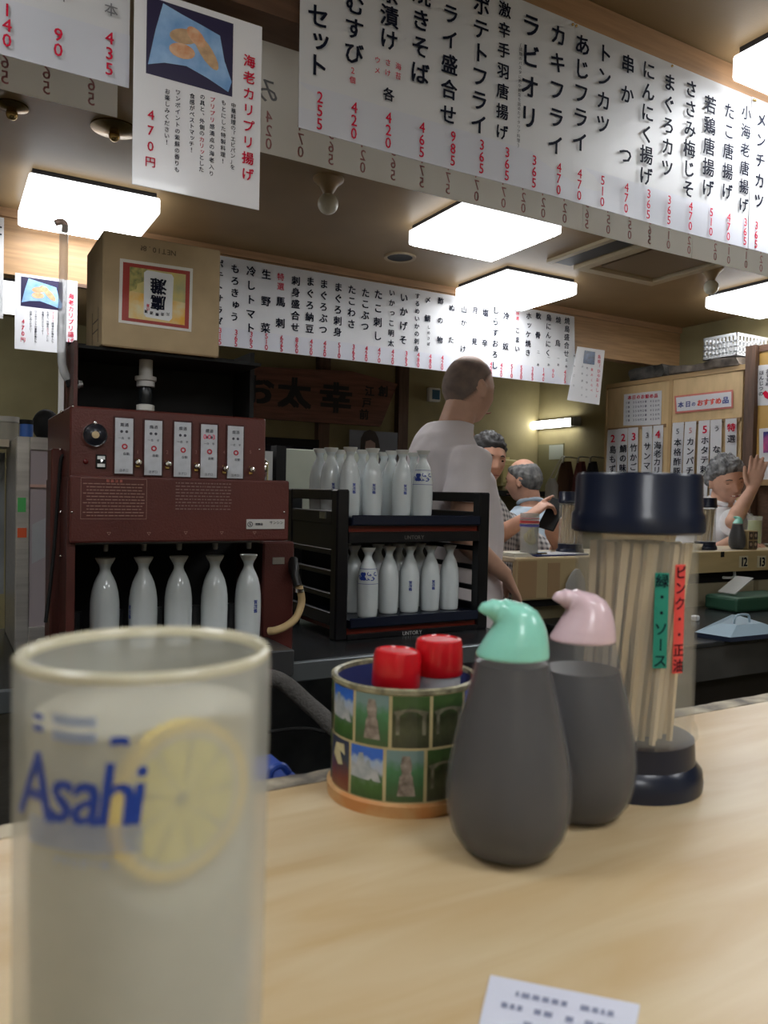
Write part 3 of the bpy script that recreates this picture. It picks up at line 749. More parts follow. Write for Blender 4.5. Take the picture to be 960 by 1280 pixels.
for row in (0, 1):
    z0 = ZC+.0105+row*.037; z1 = z0+.0352
    for k in range(12):
        a0 = am-2.32*da+k*da+(-.12 if row == 0 else 0.0)*da + .02; a1 = a0+da-.045
        seq = (['rust', 'sky', 'green', 'stone'], ['sky', 'green', 'stone', 'stone'])[row]
        kd = seq[k % 4]
        bm = B(); cyl_patch(bm, a0, a1, z0, z1, RC+.0003)
        bm.normal_update()
        o = obj('picture_tile', bm, PM[kd], t, weld=False)
        d = B()
        if kd == 'green':
            patch_shape(d, a0, a1, z0, z1, [(.3, .12), (.78, .12), (.70, .5), (.66, .55), (.68, .72), (.62, .9), (.42, .9), (.38, .72), (.42, .55), (.36, .5)], RC+.0007); mm = M_tower
        elif kd == 'sky':
            patch_shape(d, a0, a1, z0, z1, [(.02, .38), (.4, .36), (.95, .35), (.85, .55), (.66, .62), (.6, .78), (.48, .66), (.42, .88), (.28, .86), (.2, .6), (.04, .66)], RC+.0007); mm = M_cloud
        elif kd == 'rust':
            patch_shape(d, a0, a1, z0, z1, [(.2, .62), (.35, .88), (.8, .92), (.85, .7), (.6, .76), (.75, .5), (.5, .46)], RC+.0007); mm = M_ribbon
        else:
            patch_shape(d, a0, a1, z0, z1, [(.1, .25), (.9, .25), (.9, .62), (.98, .7), (.6, .76), (.4, .76), (.02, .7), (.1, .62)], RC+.0007); mm = M_gate
        obj('picture_motif', d, mm, o, weld=False)
# bonito-like flakes in the caddy
bm = B(); rnd = random.Random(5)
for i in range(260):
    a = rnd.uniform(0, 6.28); r = RC*.86*math.sqrt(rnd.random()); c = Vector((cx+r*math.cos(a), cy+r*math.sin(a), ZC+.057+.006*rnd.random()))
    v = [bm.verts.new(c+Vector((rnd.uniform(-.004, .004), rnd.uniform(-.004, .004), rnd.uniform(-.002, .002)))) for _ in range(3)]
    bm.faces.new(v)
lathe(bm, [(0, ZC+.0065), (RC*.9, ZC+.0065), (RC*.9, ZC+.054), (0, ZC+.056)], (cx, cy, 0), n=24, cap=False)
tag(obj('spice_packets', bm, mat('brown_flakes', (.30, .19, .12), .8, var=.3, vscale=90), weld=False), 'brown flaky packing filling the picture caddy around the shakers', 'filling', kind='stuff')
SHZ = 0
def shaker(label, px, dy, tilt):
    p = Vector((cx, cy, 0)) + RT*((px-503)*.551/980); x, y = p.x-FW.x*dy-RT.x*.003, p.y-FW.y*dy-RT.y*.003; zb = ZC+.0590+SHZ
    t = thing('spice_shaker', label, 'shaker', (x, y, zb)); r = .0172
    mt = Matrix.Rotation(tilt, 4, 'Y')
    bm = B(); pr_ = []
    lathe(bm, [(0, 0), (r*.93, 0), (r*.93, .024), (r*.97, .0245), (r*.97, .027), (0, .027)], (x, y, zb), n=32, cap=False, mtx=mt)
    obj('jar', bm, mat('ribbed_jar', (.60, .60, .62), .2, alpha=.7), t, smooth=True)
    bm = B(); n = 60; prf = [(0, .0232), (r*.99, .0232), (r*1.02, .024), (r, .045), (r*.94, .0485), (r*.80, .0492), (r*.76, .0482), (0, .0482)]
    lathe(bm, prf, (x, y, zb), n=n, cap=False, mtx=mt)
    obj('screw_cap', bm, mat('red_cap', (.58, .008, .015), .28, coat=.3, var=.06, vscale=60), t, smooth=True)
shaker('left red capped spice shaker in the picture caddy', 494, .022, R(3))
SHZ = .006
shaker('right red capped shaker with ribbed jar in the picture caddy', 553, .006, R(-1))
# plastic card on the counter
P = [at(613, 1219, 'z', ZC+.001), at(800, 1256, 'z', ZC+.001), at(770, 1420, 'z', ZC+.001), at(580, 1360, 'z', ZC+.001)]
t = thing('order_slip', 'small laminated white slip lying on counter at bottom edge', 'card', (P[0].x, P[0].y, ZC))
obj('laminated_slip', prism(B(), [v-Vector((0, 0, .001)) for v in P], (0, 0, .0012)), mat('slip_plastic', (.62, .64, .74), .25, coat=.3), t)
bm = B(); rnd = random.Random(2)
def PP(u, v, dz=.0006): return P[0].lerp(P[1], u).lerp(P[3].lerp(P[2], u), v)+Vector((0, 0, dz))
for r_ in range(6):
    u = .12
    while u < .88:
        wd = rnd.uniform(.02, .06)
        if rnd.random() < .8:
            vv = .12+r_*.13
            bm.faces.new([bm.verts.new(PP(a, b)) for a, b in ((u, vv), (u+wd, vv), (u+wd, vv+.05), (u, vv+.05))])
        u += wd+.02
obj('printed_marks', bm, mat('slip_ink', (.22, .24, .34), .5), t, weld=False)
# ================================================================== STEEL BENCH AND WHAT STANDS ON IT
ZB = .865
t = thing('work_bench', 'long steel work bench behind the counter under the sake rack', 'bench', (.8, 1.95, 0))
obj('bench_top', box(B(), -.9, 1.385, 1.63, 2.32, ZB-.006, ZB, bev=.002), mat('bench_top_dark', (.035, .037, .04), .25, metal=.3, var=.3, vscale=5), t)
obj('front_edge', box(B(), -.9, 1.385, 1.615, 1.63, ZB-.045, ZB, bev=.003), mat('bench_edge', (.17, .19, .20), .35, metal=.6, var=.1, vscale=8), t)
for x in (-.85, .55, 1.36):
    for y in (1.66, 2.26): obj('leg', box(B(), x-.018, x+.018, y-.018, y+.018, 0, ZB-.006), M_steeld, t)
obj('lower_shelf', box(B(), -.88, 1.37, 1.68, 2.28, .25, .27), M_steeld, t)
obj('kitchen_pan', lathe(B(), [(0, .2705), (.14, .2705), (.17, .42), (.175, .42), (.145, .275)], (.75, 1.95, 0), n=32, cap=False), M_steeld, None, smooth=True)
tag(bpy.data.objects['kitchen_pan'], 'dark pan on the shelf under the steel bench', 'pan')
# soft grey hose looping below the bench
bm = B(); pth = smoothpath([at(322, 846, 'y', 1.42), at(352, 852, 'y', 1.42), at(385, 880, 'y', 1.4), at(412, 905, 'y', 1.36), at(450, 960, 'y', 1.3), (.75, 1.3, .3), (.8, 1.35, .02)], 6)
tube(bm, pth, .017, n=12); tag(obj('drain_hose', bm, mat('grey_hose', (.085, .08, .075), .85, bump=.5, bscale=90), smooth=True), 'soft grey hose drooping below the steel bench edge', 'hose')
bm = B(); pth = smoothpath([at(335, 915, 'y', 1.5), at(370, 911, 'y', 1.5), at(400, 914, 'y', 1.5), at(440, 935, 'y', 1.5), (.95, 1.5, .4), (.9, 1.5, .02)], 6)
tube(bm, pth, .004, n=8); tag(obj('black_cable', bm, M_dark, smooth=True), 'thin black cable hanging behind the picture caddy', 'cable')
a = at(345, 962, 'z', ZC-.02)
bm = B(); tube(bm, smoothpath([at(336, 975, 'y', .60), at(340, 962, 'y', .60), at(352, 957, 'y', .60), at(361, 966, 'y', .60)], 5), .003, n=8)
box(bm, at(336, 975, 'y', .60).x-.01, at(361, 966, 'y', .60).x+.01, .57, .66, at(345, 975, 'y', .6).z-.05, at(345, 972, 'y', .6).z, bev=.004)
t = obj('blue_basket', bm, mat('blue_plastic', (.02, .06, .30), .4), base=None); tag(t, 'blue plastic basket handle peeping over the back edge of the counter', 'basket')
simple('trim_8', (-1.4, 1.8, .57, .72, ZC-.18, ZC-.16), M_steeld)   # low service shelf fixed behind the counter
# ---- right hand bench under the far counter
t = thing('lower_bench', 'dark steel bench at right with trays under the far counter', 'bench', (2.6, 1.85, 0))
obj('bench_top', box(B(), 1.87, 3.78, 1.62, 2.2, .785, .80, bev=.003), mat('bench_top_dark', (.035, .037, .04), .25), t)
obj('apron', box(B(), 1.87, 3.78, 1.625, 1.64, .68, .785), mat('bench_apron', (.05, .048, .045), .5, var=.3, vscale=4), t)
obj('cupboard_front', box(B(), 1.9, 3.77, 1.68, 1.70, .02, .68), mat('cupboard_dark', (.022, .018, .016), .5, var=.4, vscale=3), t)
obj('cupboard_side', box(B(), 1.9, 1.92, 1.7, 2.2, 0, .785), mat('cupboard_dark', (.022, .018, .016), .5), t)
M_tray = mat('tray_blue', (.30, .40, .47), .3)
c = at(915, 785, 'z', .815)
t = thing('lidded_tray', 'pale blue grey lidded tray on the lower bench at right', 'tray', (c.x, c.y, .80))
P = [at(868, 790, 'z', .815), at(913, 797, 'z', .815), at(985, 790, 'z', .815), at(915, 768, 'z', .815)]
bm = B(); cen = (P[0]+P[2])/2; lo = [bm.verts.new((p.x, p.y, .815)) for p in P]; hi = [bm.verts.new((cen.x+(p.x-cen.x)*.45, cen.y+(p.y-cen.y)*.45, .845)) for p in P]
bm.faces.new(hi); bm.faces.new(lo[::-1])
for k in range(4): bm.faces.new((lo[k], lo[(k+1) % 4], hi[(k+1) % 4], hi[k]))
obj('lid', bm, M_tray, t)
obj('tray_base', prism(B(), [(p.x, p.y, .8005) for p in P], (0, 0, .0145)), mat('tray_navy', (.02, .03, .06), .4), t)
bm = B(); tube(bm, smoothpath([cen+Vector((-.04, 0, .028)), cen+Vector((-.03, 0, .055)), cen+Vector((.03, 0, .055)), cen+Vector((.04, 0, .028))], 4), .004, n=8); obj('lid_handle', bm, M_tray, t, smooth=True)
c = at(950, 768, 'z', .83)
t = tag(obj('green_tray', box(B(), c.x+.12, c.x+.5, 2.0, 2.155, .8005, .86, bev=.012, seg=2), mat('green_plastic', (.025, .085, .05), .5)), 'dark green plastic tray behind the blue lidded tray', 'tray')
bm = B(); box(bm, 0, .13, 0, .08, 0, .004); mt = Matrix.Translation((c.x+.16, 2.04, .868)) @ Matrix.Rotation(R(-28), 4, 'Y')
for v in bm.verts: v.co = mt @ v.co
tag(obj('acrylic_sheet', bm, mat('acrylic', (.6, .6, .58), .1, alpha=.45)), 'slanting clear acrylic sheet resting on the green tray at right', 'sheet')
bm = B()
pp = at(872, 775, 'y', 1.95)
box(bm, pp.x-.035, pp.x-.01, 1.93, 1.955, .8002, pp.z+.02, bev=.004)
tt = obj('printed_carton', bm, M_white); tag(tt, 'narrow white carton with black print beside the jar at right', 'carton')

# ================================================================== SAKE BOTTLES (tokkuri)
PR = [(0, 0), (.024, 0), (.0258, .002), (.0268, .010), (.0280, .040), (.0285, .075), (.0278, .100), (.0255, .118), (.0215, .134), (.0165, .146), (.0118, .155), (.0100, .161), (.0105, .166), (.0135, .173), (.0178, .181), (.0188, .1835), (.0186, .185), (.0165, .1845), (.0105, .172), (.0085, .165), (0, .160)]
BOT = {}
def tokkuri_mesh():
    if 'm' not in BOT:
        bm = lathe(B(), PR, (0, 0, 0), n=32, cap=False); bmesh.ops.recalc_face_normals(bm, faces=bm.faces)
        me = bpy.data.meshes.new('sake_bottle'); bm.to_mesh(me); bm.free(); me.materials.append(M_porc)
        for p in me.polygons: p.use_smooth = True
        bm = lathe(B(), [(r+.00025, z+.0002) for r, z in PR[13:18]], (0, 0, 0), n=32, cap=False)
        mr = bpy.data.meshes.new('lip'); bm.to_mesh(mr); bm.free(); mr.materials.append(M_porcb)
        for p in mr.polygons: p.use_smooth = True
        BOT['m'] = me; BOT['r'] = mr
    return BOT['m'], BOT['r']
def prof_r(z):
    for (r0_, h0), (r1_, h1) in zip(PR[3:], PR[4:]):
        if h0 <= z <= h1: return r0_+(r1_-r0_)*(z-h0)/(h1-h0)
    return .028
def bottle(label, x, y, z, mark=None, pattern=False, group=None):
    me, mr = tokkuri_mesh()
    o = bpy.data.objects.new('sake_bottle', me); col.objects.link(o); o.location = (x, y, z)
    tag(o, label, 'bottle', group)
    l = bpy.data.objects.new('lip', mr); col.objects.link(l); l.parent = o
    def surf(a, zz, k=.0004): rr = prof_r(zz)+k; return Vector((x+rr*math.cos(a), y+rr*math.sin(a), z+zz))
    vw = math.atan2(-y, -x)
    if mark is not None:
        its = []
        for i, ch in enumerate('賀茂鶴'):
            def f(v, i=i): return surf(vw+mark+(v.x*.0095)/.028, .085-.0095*i+v.y*.0095)
            its.append((ch, f))
        letters('blue_lettering', its, M_blue, o, bold=.03)
    if pattern:
        bm = B()
        def band(z0, z1, a0=0, a1=2*math.pi, n=40):
            prev = None
            for i in range(n+1):
                a = a0+(a1-a0)*i/n; row = [bm.verts.new(surf(a, z0)), bm.verts.new(surf(a, z1))]
                if prev: bm.faces.new((prev[0], row[0], row[1], prev[1]))
                prev = row
        band(.129, .1302); band(.0895, .0907)
        def curl(ca, cz, r0_, turns, wd, ph=0):
            prev = None
            for i in range(19):
                tt_ = i/18; rr = r0_*(1-tt_*.75); an = ph+turns*2*math.pi*tt_
                p = (rr*math.cos(an), rr*math.sin(an)); q = ((rr-wd)*math.cos(an), (rr-wd)*math.sin(an))
                row = [bm.verts.new(surf(ca+p[0]/.025, cz+p[1], .0006)), bm.verts.new(surf(ca+q[0]/.025, cz+q[1], .0006))]
                if prev: bm.faces.new((prev[0], row[0], row[1], prev[1]))
                prev = row
        for a, zc, rr, ph in ((-.55, .112, .008, 0), (.15, .116, .007, 2), (.45, .106, .008, 4), (.8, .115, .007, 1), (-.05, .104, .006, 3), (-1.0, .108, .008, 5)):
            curl(vw+a, zc, rr, .8, .0022, ph); curl(vw+a+.12, zc-.002, rr*.5, .9, .0018, ph+2)
        for a, zc in ((-.5, .110), (-.62, .104), (-.62, .116), (-.4, .116), (-.38, .104)):
            bm.faces.new([bm.verts.new(surf(vw+a+.0052*math.cos(k*.785)/.025, zc+.0052*math.sin(k*.785), .0008)) for k in range(8)])
        obj('blue_pattern', bm, M_blue, o, weld=False)
    return o

# ================================================================== SAKE RACK
X0, X1, YF, YB = .885, 1.372, 1.80, 2.135
t = thing('sake_rack', 'black two tier rack lettered UNTORY holding white sake bottles', 'rack', ((X0+X1)/2, (YF+YB)/2, ZB))
for nm, x in (('left', X0), ('right', X1-.036)):
    obj('post', box(B(), x, x+.036, YF, YF+.036, ZB, 1.256, bev=.004), M_black, t)
    obj('post', box(B(), x, x+.036, YB-.036, YB, ZB, 1.256, bev=.004), M_black, t)
    for z0, z1 in ((1.228, 1.256), (1.165, 1.20), (1.085, 1.10), (1.03, 1.045), (.97, .985), (.90, .935)):
        obj('side_rail', box(B(), x+(.002 if nm == 'left' else .022), x+(.014 if nm == 'left' else .034), YF+.036, YB-.036, z0, z1, bev=.002), M_black, t)
obj('side_panel', box(B(), X0+.004, X0+.010, YF+.036, YB-.036, 1.10, 1.165), M_black, t)
obj('rear_panel', box(B(), X0+.036, X1-.036, YB-.012, YB-.004, ZB+.01, 1.17), M_black, t)
M_redwood = mat('red_lacquer_board', (.16, .018, .008), .35)
for zt, nm in ((1.184, 'upper'), (.917, 'lower')):
    obj('shelf_board', box(B(), X0+.036, X1-.036, YF+.012, YB-.036, zt-.040, zt-.022), M_redwood, t)
    f = obj('front_fascia', box(B(), X0+.036, X1-.036, YF, YF+.012, zt-.051 if zt < 1 else zt-.066, zt-.038, bev=.001), M_black, t)
    letters('brand_lettering', hrow('UNTORY', ((X0+X1)/2-.01, YF-.0006, zt-.045 if zt < 1 else zt-.053), .0125, (1, 0, 0), sp=.84), mat('silver_letters' if zt < 1 else 'dim_letters', (.42, .41, .40) if zt < 1 else (.14, .13, .12), .4), f, bold=.02)
    bm = box(B(), X0+.017, X1-.025, YF+.037, YB-.045, zt-.022, zt-.0005)
    box(bm, X0+.040, X1-.040, YF-.004, YF+.037, zt-.022, zt-.0005)
    box(bm, X0+.040, X1-.040, YF-.010, YF-.003, zt-.020, zt+.006, bev=.002)
    obj('serving_tray', bm, mat('navy_tray', (.010, .014, .030), .2), t)
obj('brass_plate', box(B(), X1, X1+.001, YF+.006, YF+.016, 1.075, 1.10), M_brass, t)
obj('metal_slot', box(B(), X0-.001, X0+.003, 1.87, 1.905, 1.178, 1.196), M_steel, t)
def rx(px, y): return at(px, 620, 'y', y).x
U = 'white sake bottle, upper tray, '; Lw = 'white sake bottle, lower shelf, '
up = [(413, 1.935, 'tall leftmost one behind the rack post', .25, 0), (437, 1.875, 'second of the front row', .42, 0), (465, 1.875, 'third of the front row', .18, 0), (502, 1.872, 'fourth of the front row, between plain ones', .35, 0)]
for px, y, lb, mk, _ in up: bottle(U+lb, rx(px, y), y, 1.184, mark=mk)
bottle('sake bottle with blue arabesque band at right end of the upper tray', rx(528, 1.845), 1.845, 1.184, pattern=True)
for px, y, lb in ((399, 2.008, 'far left, half hidden in the second row'), (424, 2.02, 'behind the gap between first and second'), (452, 1.96, 'behind, between second and third'), (479, 2.02, 'rear, right of the third'), (489, 1.93, 'second row just left of the fourth'), (516, 1.97, 'rear, behind the blue patterned one')):
    bottle(U+lb, rx(px, y), y, 1.184)
lo = [(488, 1.875, 'plain, right of the blue patterned one', None), (514, 1.875, 'middle of the front row with small blue characters', .12), (540, 1.875, 'second from right with small blue characters', .35), (564, 1.875, 'plain one at the right end', None), (444, 1.93, 'left of the patterned one, blue characters at its edge', .5)]
for px, y, lb, mk in lo: bottle(Lw+lb, rx(px, y), y, .917, mark=mk)
bottle('sake bottle with blue arabesque band on the lower rack shelf', rx(462, 1.84), 1.84, .917, pattern=True)
for px, y, lb in ((432, 2.0, 'dim one at the far left of the rear row'), (474, 1.97, 'rear row, between patterned and plain'), (500, 1.97, 'rear row, left of the middle one'), (526, 1.97, 'rear row, right of the middle one')):
    bottle(Lw+lb, rx(px, y), y, .917)

# ================================================================== SAKE WARMER
XM0, XM1, YM, XH = .203, .574, 1.50, .626
t = thing('sake_warmer', 'maroon five spout sake warming machine with dial and label plates', 'machine', (.40, 1.66, ZB))
def mp(px, py, y=YM): return at(px, py, 'y', y)
YR = 1.83
obj('cabinet_body', box(B(), XM0, XM1, YM, YR, 1.265, 1.394, bev=.003), M_maroon, t)
obj('front_hood', box(B(), XM0, XH, YM-.004, YM+.12, 1.147, 1.270, bev=.004, seg=2), M_maroon, t)
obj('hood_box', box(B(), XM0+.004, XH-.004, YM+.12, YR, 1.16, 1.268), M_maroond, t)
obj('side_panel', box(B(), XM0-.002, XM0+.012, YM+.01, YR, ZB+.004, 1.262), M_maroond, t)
obj('rear_panel', box(B(), XM0+.012, XH, YR-.012, YR, ZB, 1.16), M_dark, t)
obj('right_block', box(B(), XH-.0, XH+.075, YM+.14, YR, ZB+.002, 1.135, bev=.004), M_maroon, t)
obj('block_plate', box(B(), XH+.022, XH+.05, YM+.138, YM+.141, 1.085, 1.10), M_steel, t)
obj('drip_tray', box(B(), XM0-.02, XH+.015, YM-.01, YR-.014, ZB+.001, .922, bev=.003), mat('drip_tray_steel', (.12, .125, .13), .3, metal=.7), t)
obj('rack_grid', box(B(), XM0+.02, XH-.01, YM+.06, YR-.03, .922, .924), M_steeld, t)
# dial
dp = mp(118, 544); bm = B()
rr = .0225
fy = Matrix.Rotation(R(90), 4, 'X')
dl = obj('dial', lathe(B(), [(rr, -.001), (rr, .006), (rr*.93, .009), (rr*.86, .007), (rr*.86, -.001)], (dp.x, YM-.001, dp.z), n=36, mtx=fy, cap=False), M_chrome, t, smooth=True)
obj('dial_face', lathe(B(), [(0, .0), (rr*.86, .0), (rr*.86, .006), (rr*.35, .012), (0, .012)], (dp.x, YM-.001, dp.z), n=32, mtx=fy, cap=False), mat('dial_black', (.012, .013, .02), .25), dl, smooth=True)
obj('dial_button', lathe(B(), [(0, .011), (rr*.3, .011), (rr*.28, .0145), (0, .015)], (dp.x, YM-.001, dp.z), n=24, mtx=fy, cap=False), mat('dial_gold', (.55, .42, .24), .4), dl, smooth=True)
obj('lock_stud', ball(B(), (dp.x, YM-.006, dp.z+rr*.98), .004, n=10), M_chrome, dl, smooth=True)
# switch, lamp
sp = mp(126, 577)
s_ = obj('switch_plate', box(B(), sp.x-.009, sp.x+.009, YM-.003, YM, sp.z-.013, sp.z+.013, bev=.001), M_dark, t)
bm = B(); box(bm, sp.x-.0065, sp.x+.0065, YM-.0045, YM-.003, sp.z-.010, sp.z-.004); box(bm, sp.x-.0065, sp.x+.0065, YM-.0045, YM-.003, sp.z+.004, sp.z+.010); obj('switch_marks', bm, M_white, s_)
obj('switch_lever', tube(B(), [(sp.x, YM-.003, sp.z), (sp.x, YM-.010, sp.z+.002)], [.0028, .0022], n=10), M_chrome, s_, smooth=True)
sp = mp(107, 577); obj('pilot_lamp', ball(B(), (sp.x, YM-.001, sp.z), .0045, sy=.6, n=12), mat('pilot_red', (.10, .01, .01), .2), t, smooth=True)
# five label plates and valves
pcs = [(155, 523, 592), (191.5, 526, 594), (228, 528, 596), (261, 531, 597), (294, 533, 598)]
for k, (px, a, b) in enumerate(pcs):
    hi, lo_ = mp(px, a), mp(px, b); x = hi.x; hw = .0160
    f = obj('label_holder', box(B(), x-hw-.003, x+hw+.003, YM-.003, YM, lo_.z-.003, hi.z+.003, bev=.001), mat('holder_dark', (.05, .012, .012), .4), t)
    pl = obj('label_plate', box(B(), x-hw, x+hw, YM-.0042, YM-.003, lo_.z, hi.z), mat('label_silver', (.50, .52, .56), .3, var=.06, vscale=60), f)
    H = hi.z-lo_.z; it = vcol('燗酒', (x-.004, YM-.0048, hi.z-.012), (x+.004, YM-.0048, hi.z-.012), .0075, (1, 0, 0))
    it += hrow('●●', (x, YM-.0048, lo_.z+H*.76), .007, (1, 0, 0), sp=1.3) + hrow('一合 半', (x, YM-.0048, lo_.z+H*.64), .0055, (1, 0, 0)) + hrow('自動', (x+.004, YM-.0048, lo_.z+H*.36), .006, (1, 0, 0)) + hrow('注ぎ口', (x, YM-.0048, lo_.z+H*.06), .0055, (1, 0, 0))
    letters('plate_lettering', it, mat('plate_ink', (.06, .06, .08), .5), pl, bold=.01)
    obj('red_mark', lathe(B(), [(.0026, 0), (.0026, .0006), (.0052, .0006), (.0052, 0)], (x+.001, YM-.0043, lo_.z+H*.49), n=20, mtx=fy, cap=False), mat('mark_red', (.45, .03, .05), .4), pl)
    if k == 3: letters('red_lettering', hrow('003', (x, YM-.0049, lo_.z+H*.77), .011, (1, 0, 0), sp=.8), mat('mark_pink', (.75, .08, .16), .4), pl, bold=.02)
    vp = mp((172, 209, 245, 280, 313)[k], (578, 580, 583, 586, 587)[k])
    v = obj('valve_plate', box(B(), vp.x-.004, vp.x+.004, YM-.004, YM, vp.z-.010, vp.z+.007, bev=.0012), M_brass, t)
    obj('valve_knob', lathe(B(), [(0, 0), (.0058, 0), (.0062, .006), (.0048, .011), (0, .012)], (vp.x, YM-.003, vp.z), n=18, mtx=fy, cap=False), M_chrome, v, smooth=True)
    q = mp((172, 209, 245, 280, 313)[k], 565); letters('number_lettering', hrow('12345'[k], (q.x, YM-.0006, q.z), .008, (1, 0, 0)), mat('faint_print', (.22, .10, .09), .5), t, bold=0)
M_silk = mat('silkscreen', (.30, .17, .14), .5)
def frame_rect(bm, x0, x1, z0, z1, y, w_):
    for a in ((x0, x1, z0, z0+w_), (x0, x1, z1-w_, z1), (x0, x0+w_, z0, z1), (x1-w_, x1, z0, z1)):
        bm.faces.new([bm.verts.new(p) for p in ((a[0], y, a[2]), (a[1], y, a[2]), (a[1], y, a[3]), (a[0], y, a[3]))])
yf = YM-.0048
a, b = mp(101, 597, YM-.004), mp(183, 649, YM-.004)
bm = B(); frame_rect(bm, a.x, b.x, b.z, a.z, yf, .0007)
rnd = random.Random(11)
for i in range(11):
    z = a.z-.011-.0058*i; x = a.x+.004+(.006 if i % 3 else 0)
    while x < b.x-.01:
        w_ = rnd.uniform(.003, .012); x2 = min(x+w_, b.x-.004)
        bm.faces.new([bm.verts.new(p) for p in ((x, yf, z), (x2, yf, z), (x2, yf, z+.0016), (x, yf, z+.0016))]); x = x2+.0015
obj('notice_print', bm, M_silk, t, weld=False)['kind'] = 'stuff'
letters('notice_lettering', hrow('取扱注意', ((a.x+b.x)/2, yf, a.z-.0045), .006, (1, 0, 0), sp=1.3), mat('silk_red', (.45, .12, .09), .5), t, bold=.02)
a, b = mp(219, 601, YM-.004), mp(289, 643, YM-.004); bm = B()
for i in range(9):
    z = a.z-.005-.0062*i; x = a.x+.001
    while x < b.x-.004:
        x2 = min(x+rnd.uniform(.002, .009), b.x); bm.faces.new([bm.verts.new(p) for p in ((x, yf, z), (x2, yf, z), (x2, yf, z+.0022), (x, yf, z+.0022))]); x = x2+.002
o = obj('worn_print', bm, mat('silkscreen_worn', (.20, .12, .11), .5), t, weld=False); o['kind'] = 'stuff'
a, b = mp(308, 649, YM-.004), mp(355, 661, YM-.004)
pl = obj('maker_plate', box(B(), a.x, b.x, YM-.006, YM-.004, b.z, a.z), mat('maker_silver', (.55, .55, .54), .3, metal=.2), t)
letters('maker_lettering', hrow('Ⓢ', (a.x+.007, YM-.0066, (a.z+b.z)/2), .013, (1, 0, 0)) + hrow('酒燗器', (a.x+.026, YM-.0066, (a.z+b.z)/2), .0055, (1, 0, 0)) + hrow('サンシン', (b.x-.018, YM-.0066, (a.z+b.z)/2+.003), .0075, (1, 0, 0), sp=1.0), M_ink, pl, bold=.02)
for px in (136, 186, 232, 277, 318):
    q = mp(px, 667 if px < 200 else 666, YM-.004); letters('number_lettering', hrow('▽', (q.x, YM-.0048, q.z), .008, (1, 0, 0)), M_silk, t, bold=.01)
for px, py in ((83, 508), (323, 562), (354, 640), (84, 640)):
    q = mp(px, py); q.x = min(max(q.x, XM0+.004), XH-.006)
    obj('screw', ball(B(), (q.x, YM-.005, q.z), .0022, n=8), M_chrome, t, smooth=True)
obj('side_ring', lathe(B(), [(.022, 0), (.0235, .004), (.022, .008)], (XM1+.0, YM+.03, mp(335, 585).z), n=24, mtx=Matrix.Rotation(R(90), 4, 'Y'), cap=False), M_chrome, t, smooth=True)
# nozzles, rail and the bottles below them
yb = 1.62
zn = 1.148
nz_px = [131, 179, 223, 268, 310]
obj('nozzle_rail', box(B(), XM0+.02, XH-.02, yb-.01, yb+.01, zn-.012, zn-.002), M_steeld, t)
names = ('leftmost', 'second from left', 'middle one', 'second from right', 'right one, blue characters at its edge')
for i, px in enumerate(nz_px):
    x = at(px, 740, 'y', yb).x
    obj('nozzle', lathe(B(), [(.005, zn-.026), (.006, zn-.022), (.006, zn-.002)], (x, yb, 0), n=14), M_steel, t, smooth=True)
    bottle('white sake bottle under warmer spouts, '+names[i], x, yb, .9245, mark=(.62 if i == 4 else (-1.1 if i == 1 else None)))
for i in range(5):
    x = XM0+.05+.083*i
    obj('bottle_holder', lathe(B(), [(.012, .9245), (.012, .99)], (x-.005, 1.72, 0), n=12), M_steeld, t)
# hose on the right of the machine
hq = at(366, 722, 'y', 1.63)
obj('hose_tap', tube(B(), smoothpath([at(366, 700, 'y', 1.645), at(368, 716, 'y', 1.62), at(372, 732, 'y', 1.61)], 4), [.012]*4+[.010]*5, n=12), mat('tap_black', (.01, .01, .01), .35), t, smooth=True)
obj('hose_clamp', lathe(B(), [(.0105, 0), (.0105, .008)], at(374, 738, 'y', 1.61)-Vector((0, 0, .004)), n=16), M_chrome, t, smooth=True)
obj('rubber_hose', tube(B(), smoothpath([at(374, 733, 'y', 1.61), at(377, 752, 'y', 1.61), at(370, 772, 'y', 1.60), at(357, 783, 'y', 1.59), at(344, 788, 'y', 1.59), at(336, 789, 'y', 1.6)], 6), .0085, n=14), mat('tan_hose', (.50, .36, .18), .45), t, smooth=True)
# left flank: tall maroon plate with a black cable
a = at(55, 560, 'y', 1.72)
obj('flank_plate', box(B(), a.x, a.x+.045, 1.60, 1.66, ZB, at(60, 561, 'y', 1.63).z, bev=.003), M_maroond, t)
obj('power_cable', tube(B(), smoothpath([at(83, 570, 'y', 1.585), at(77, 572, 'y', 1.58), at(74, 600, 'y', 1.585), at(68, 680, 'y', 1.585), at(62, 740, 'y', 1.585), at(57, 778, 'y', 1.585)], 5), .0035, n=8), M_dark, t, smooth=True)
for px, py in ((76, 562), (76, 640), (76, 695), (77, 515)): obj('screw', ball(B(), at(px, py, 'x', XM0-.004), .003, n=8), M_chrome, t, smooth=True)

# ---- stand behind the warmer for the boxed sake
t = thing('box_stand', 'dark stand behind the warmer carrying the cardboard sake box', 'stand', (.43, 1.80, 1.394))
zt = 1.515
obj('back_plate', box(B(), .235, .62, 1.815, 1.825, 1.3945, 1.56), M_dark, t)
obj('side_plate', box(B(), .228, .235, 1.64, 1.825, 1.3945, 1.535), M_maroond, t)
obj('right_plate', box(B(), .61, .62, 1.70, 1.825, 1.3945, 1.56), M_dark, t)
obj('top_plate', box(B(), .235, .61, 1.63, 1.815, 1.520, 1.526), M_dark, t)
XB0, XB1, YB0, YB1, ZX0, ZX1 = .276, .512, 1.62, 1.813, 1.5275, 1.752
t = thing('sake_carton', 'brown cardboard sake box upside down with colourful label on top of the stand', 'box', ((XB0+XB1)/2, 1.73, ZX0))
obj('carton_body', box(B(), XB0, XB1, YB0, YB1, ZX0, ZX1, bev=.0025), M_card, t)
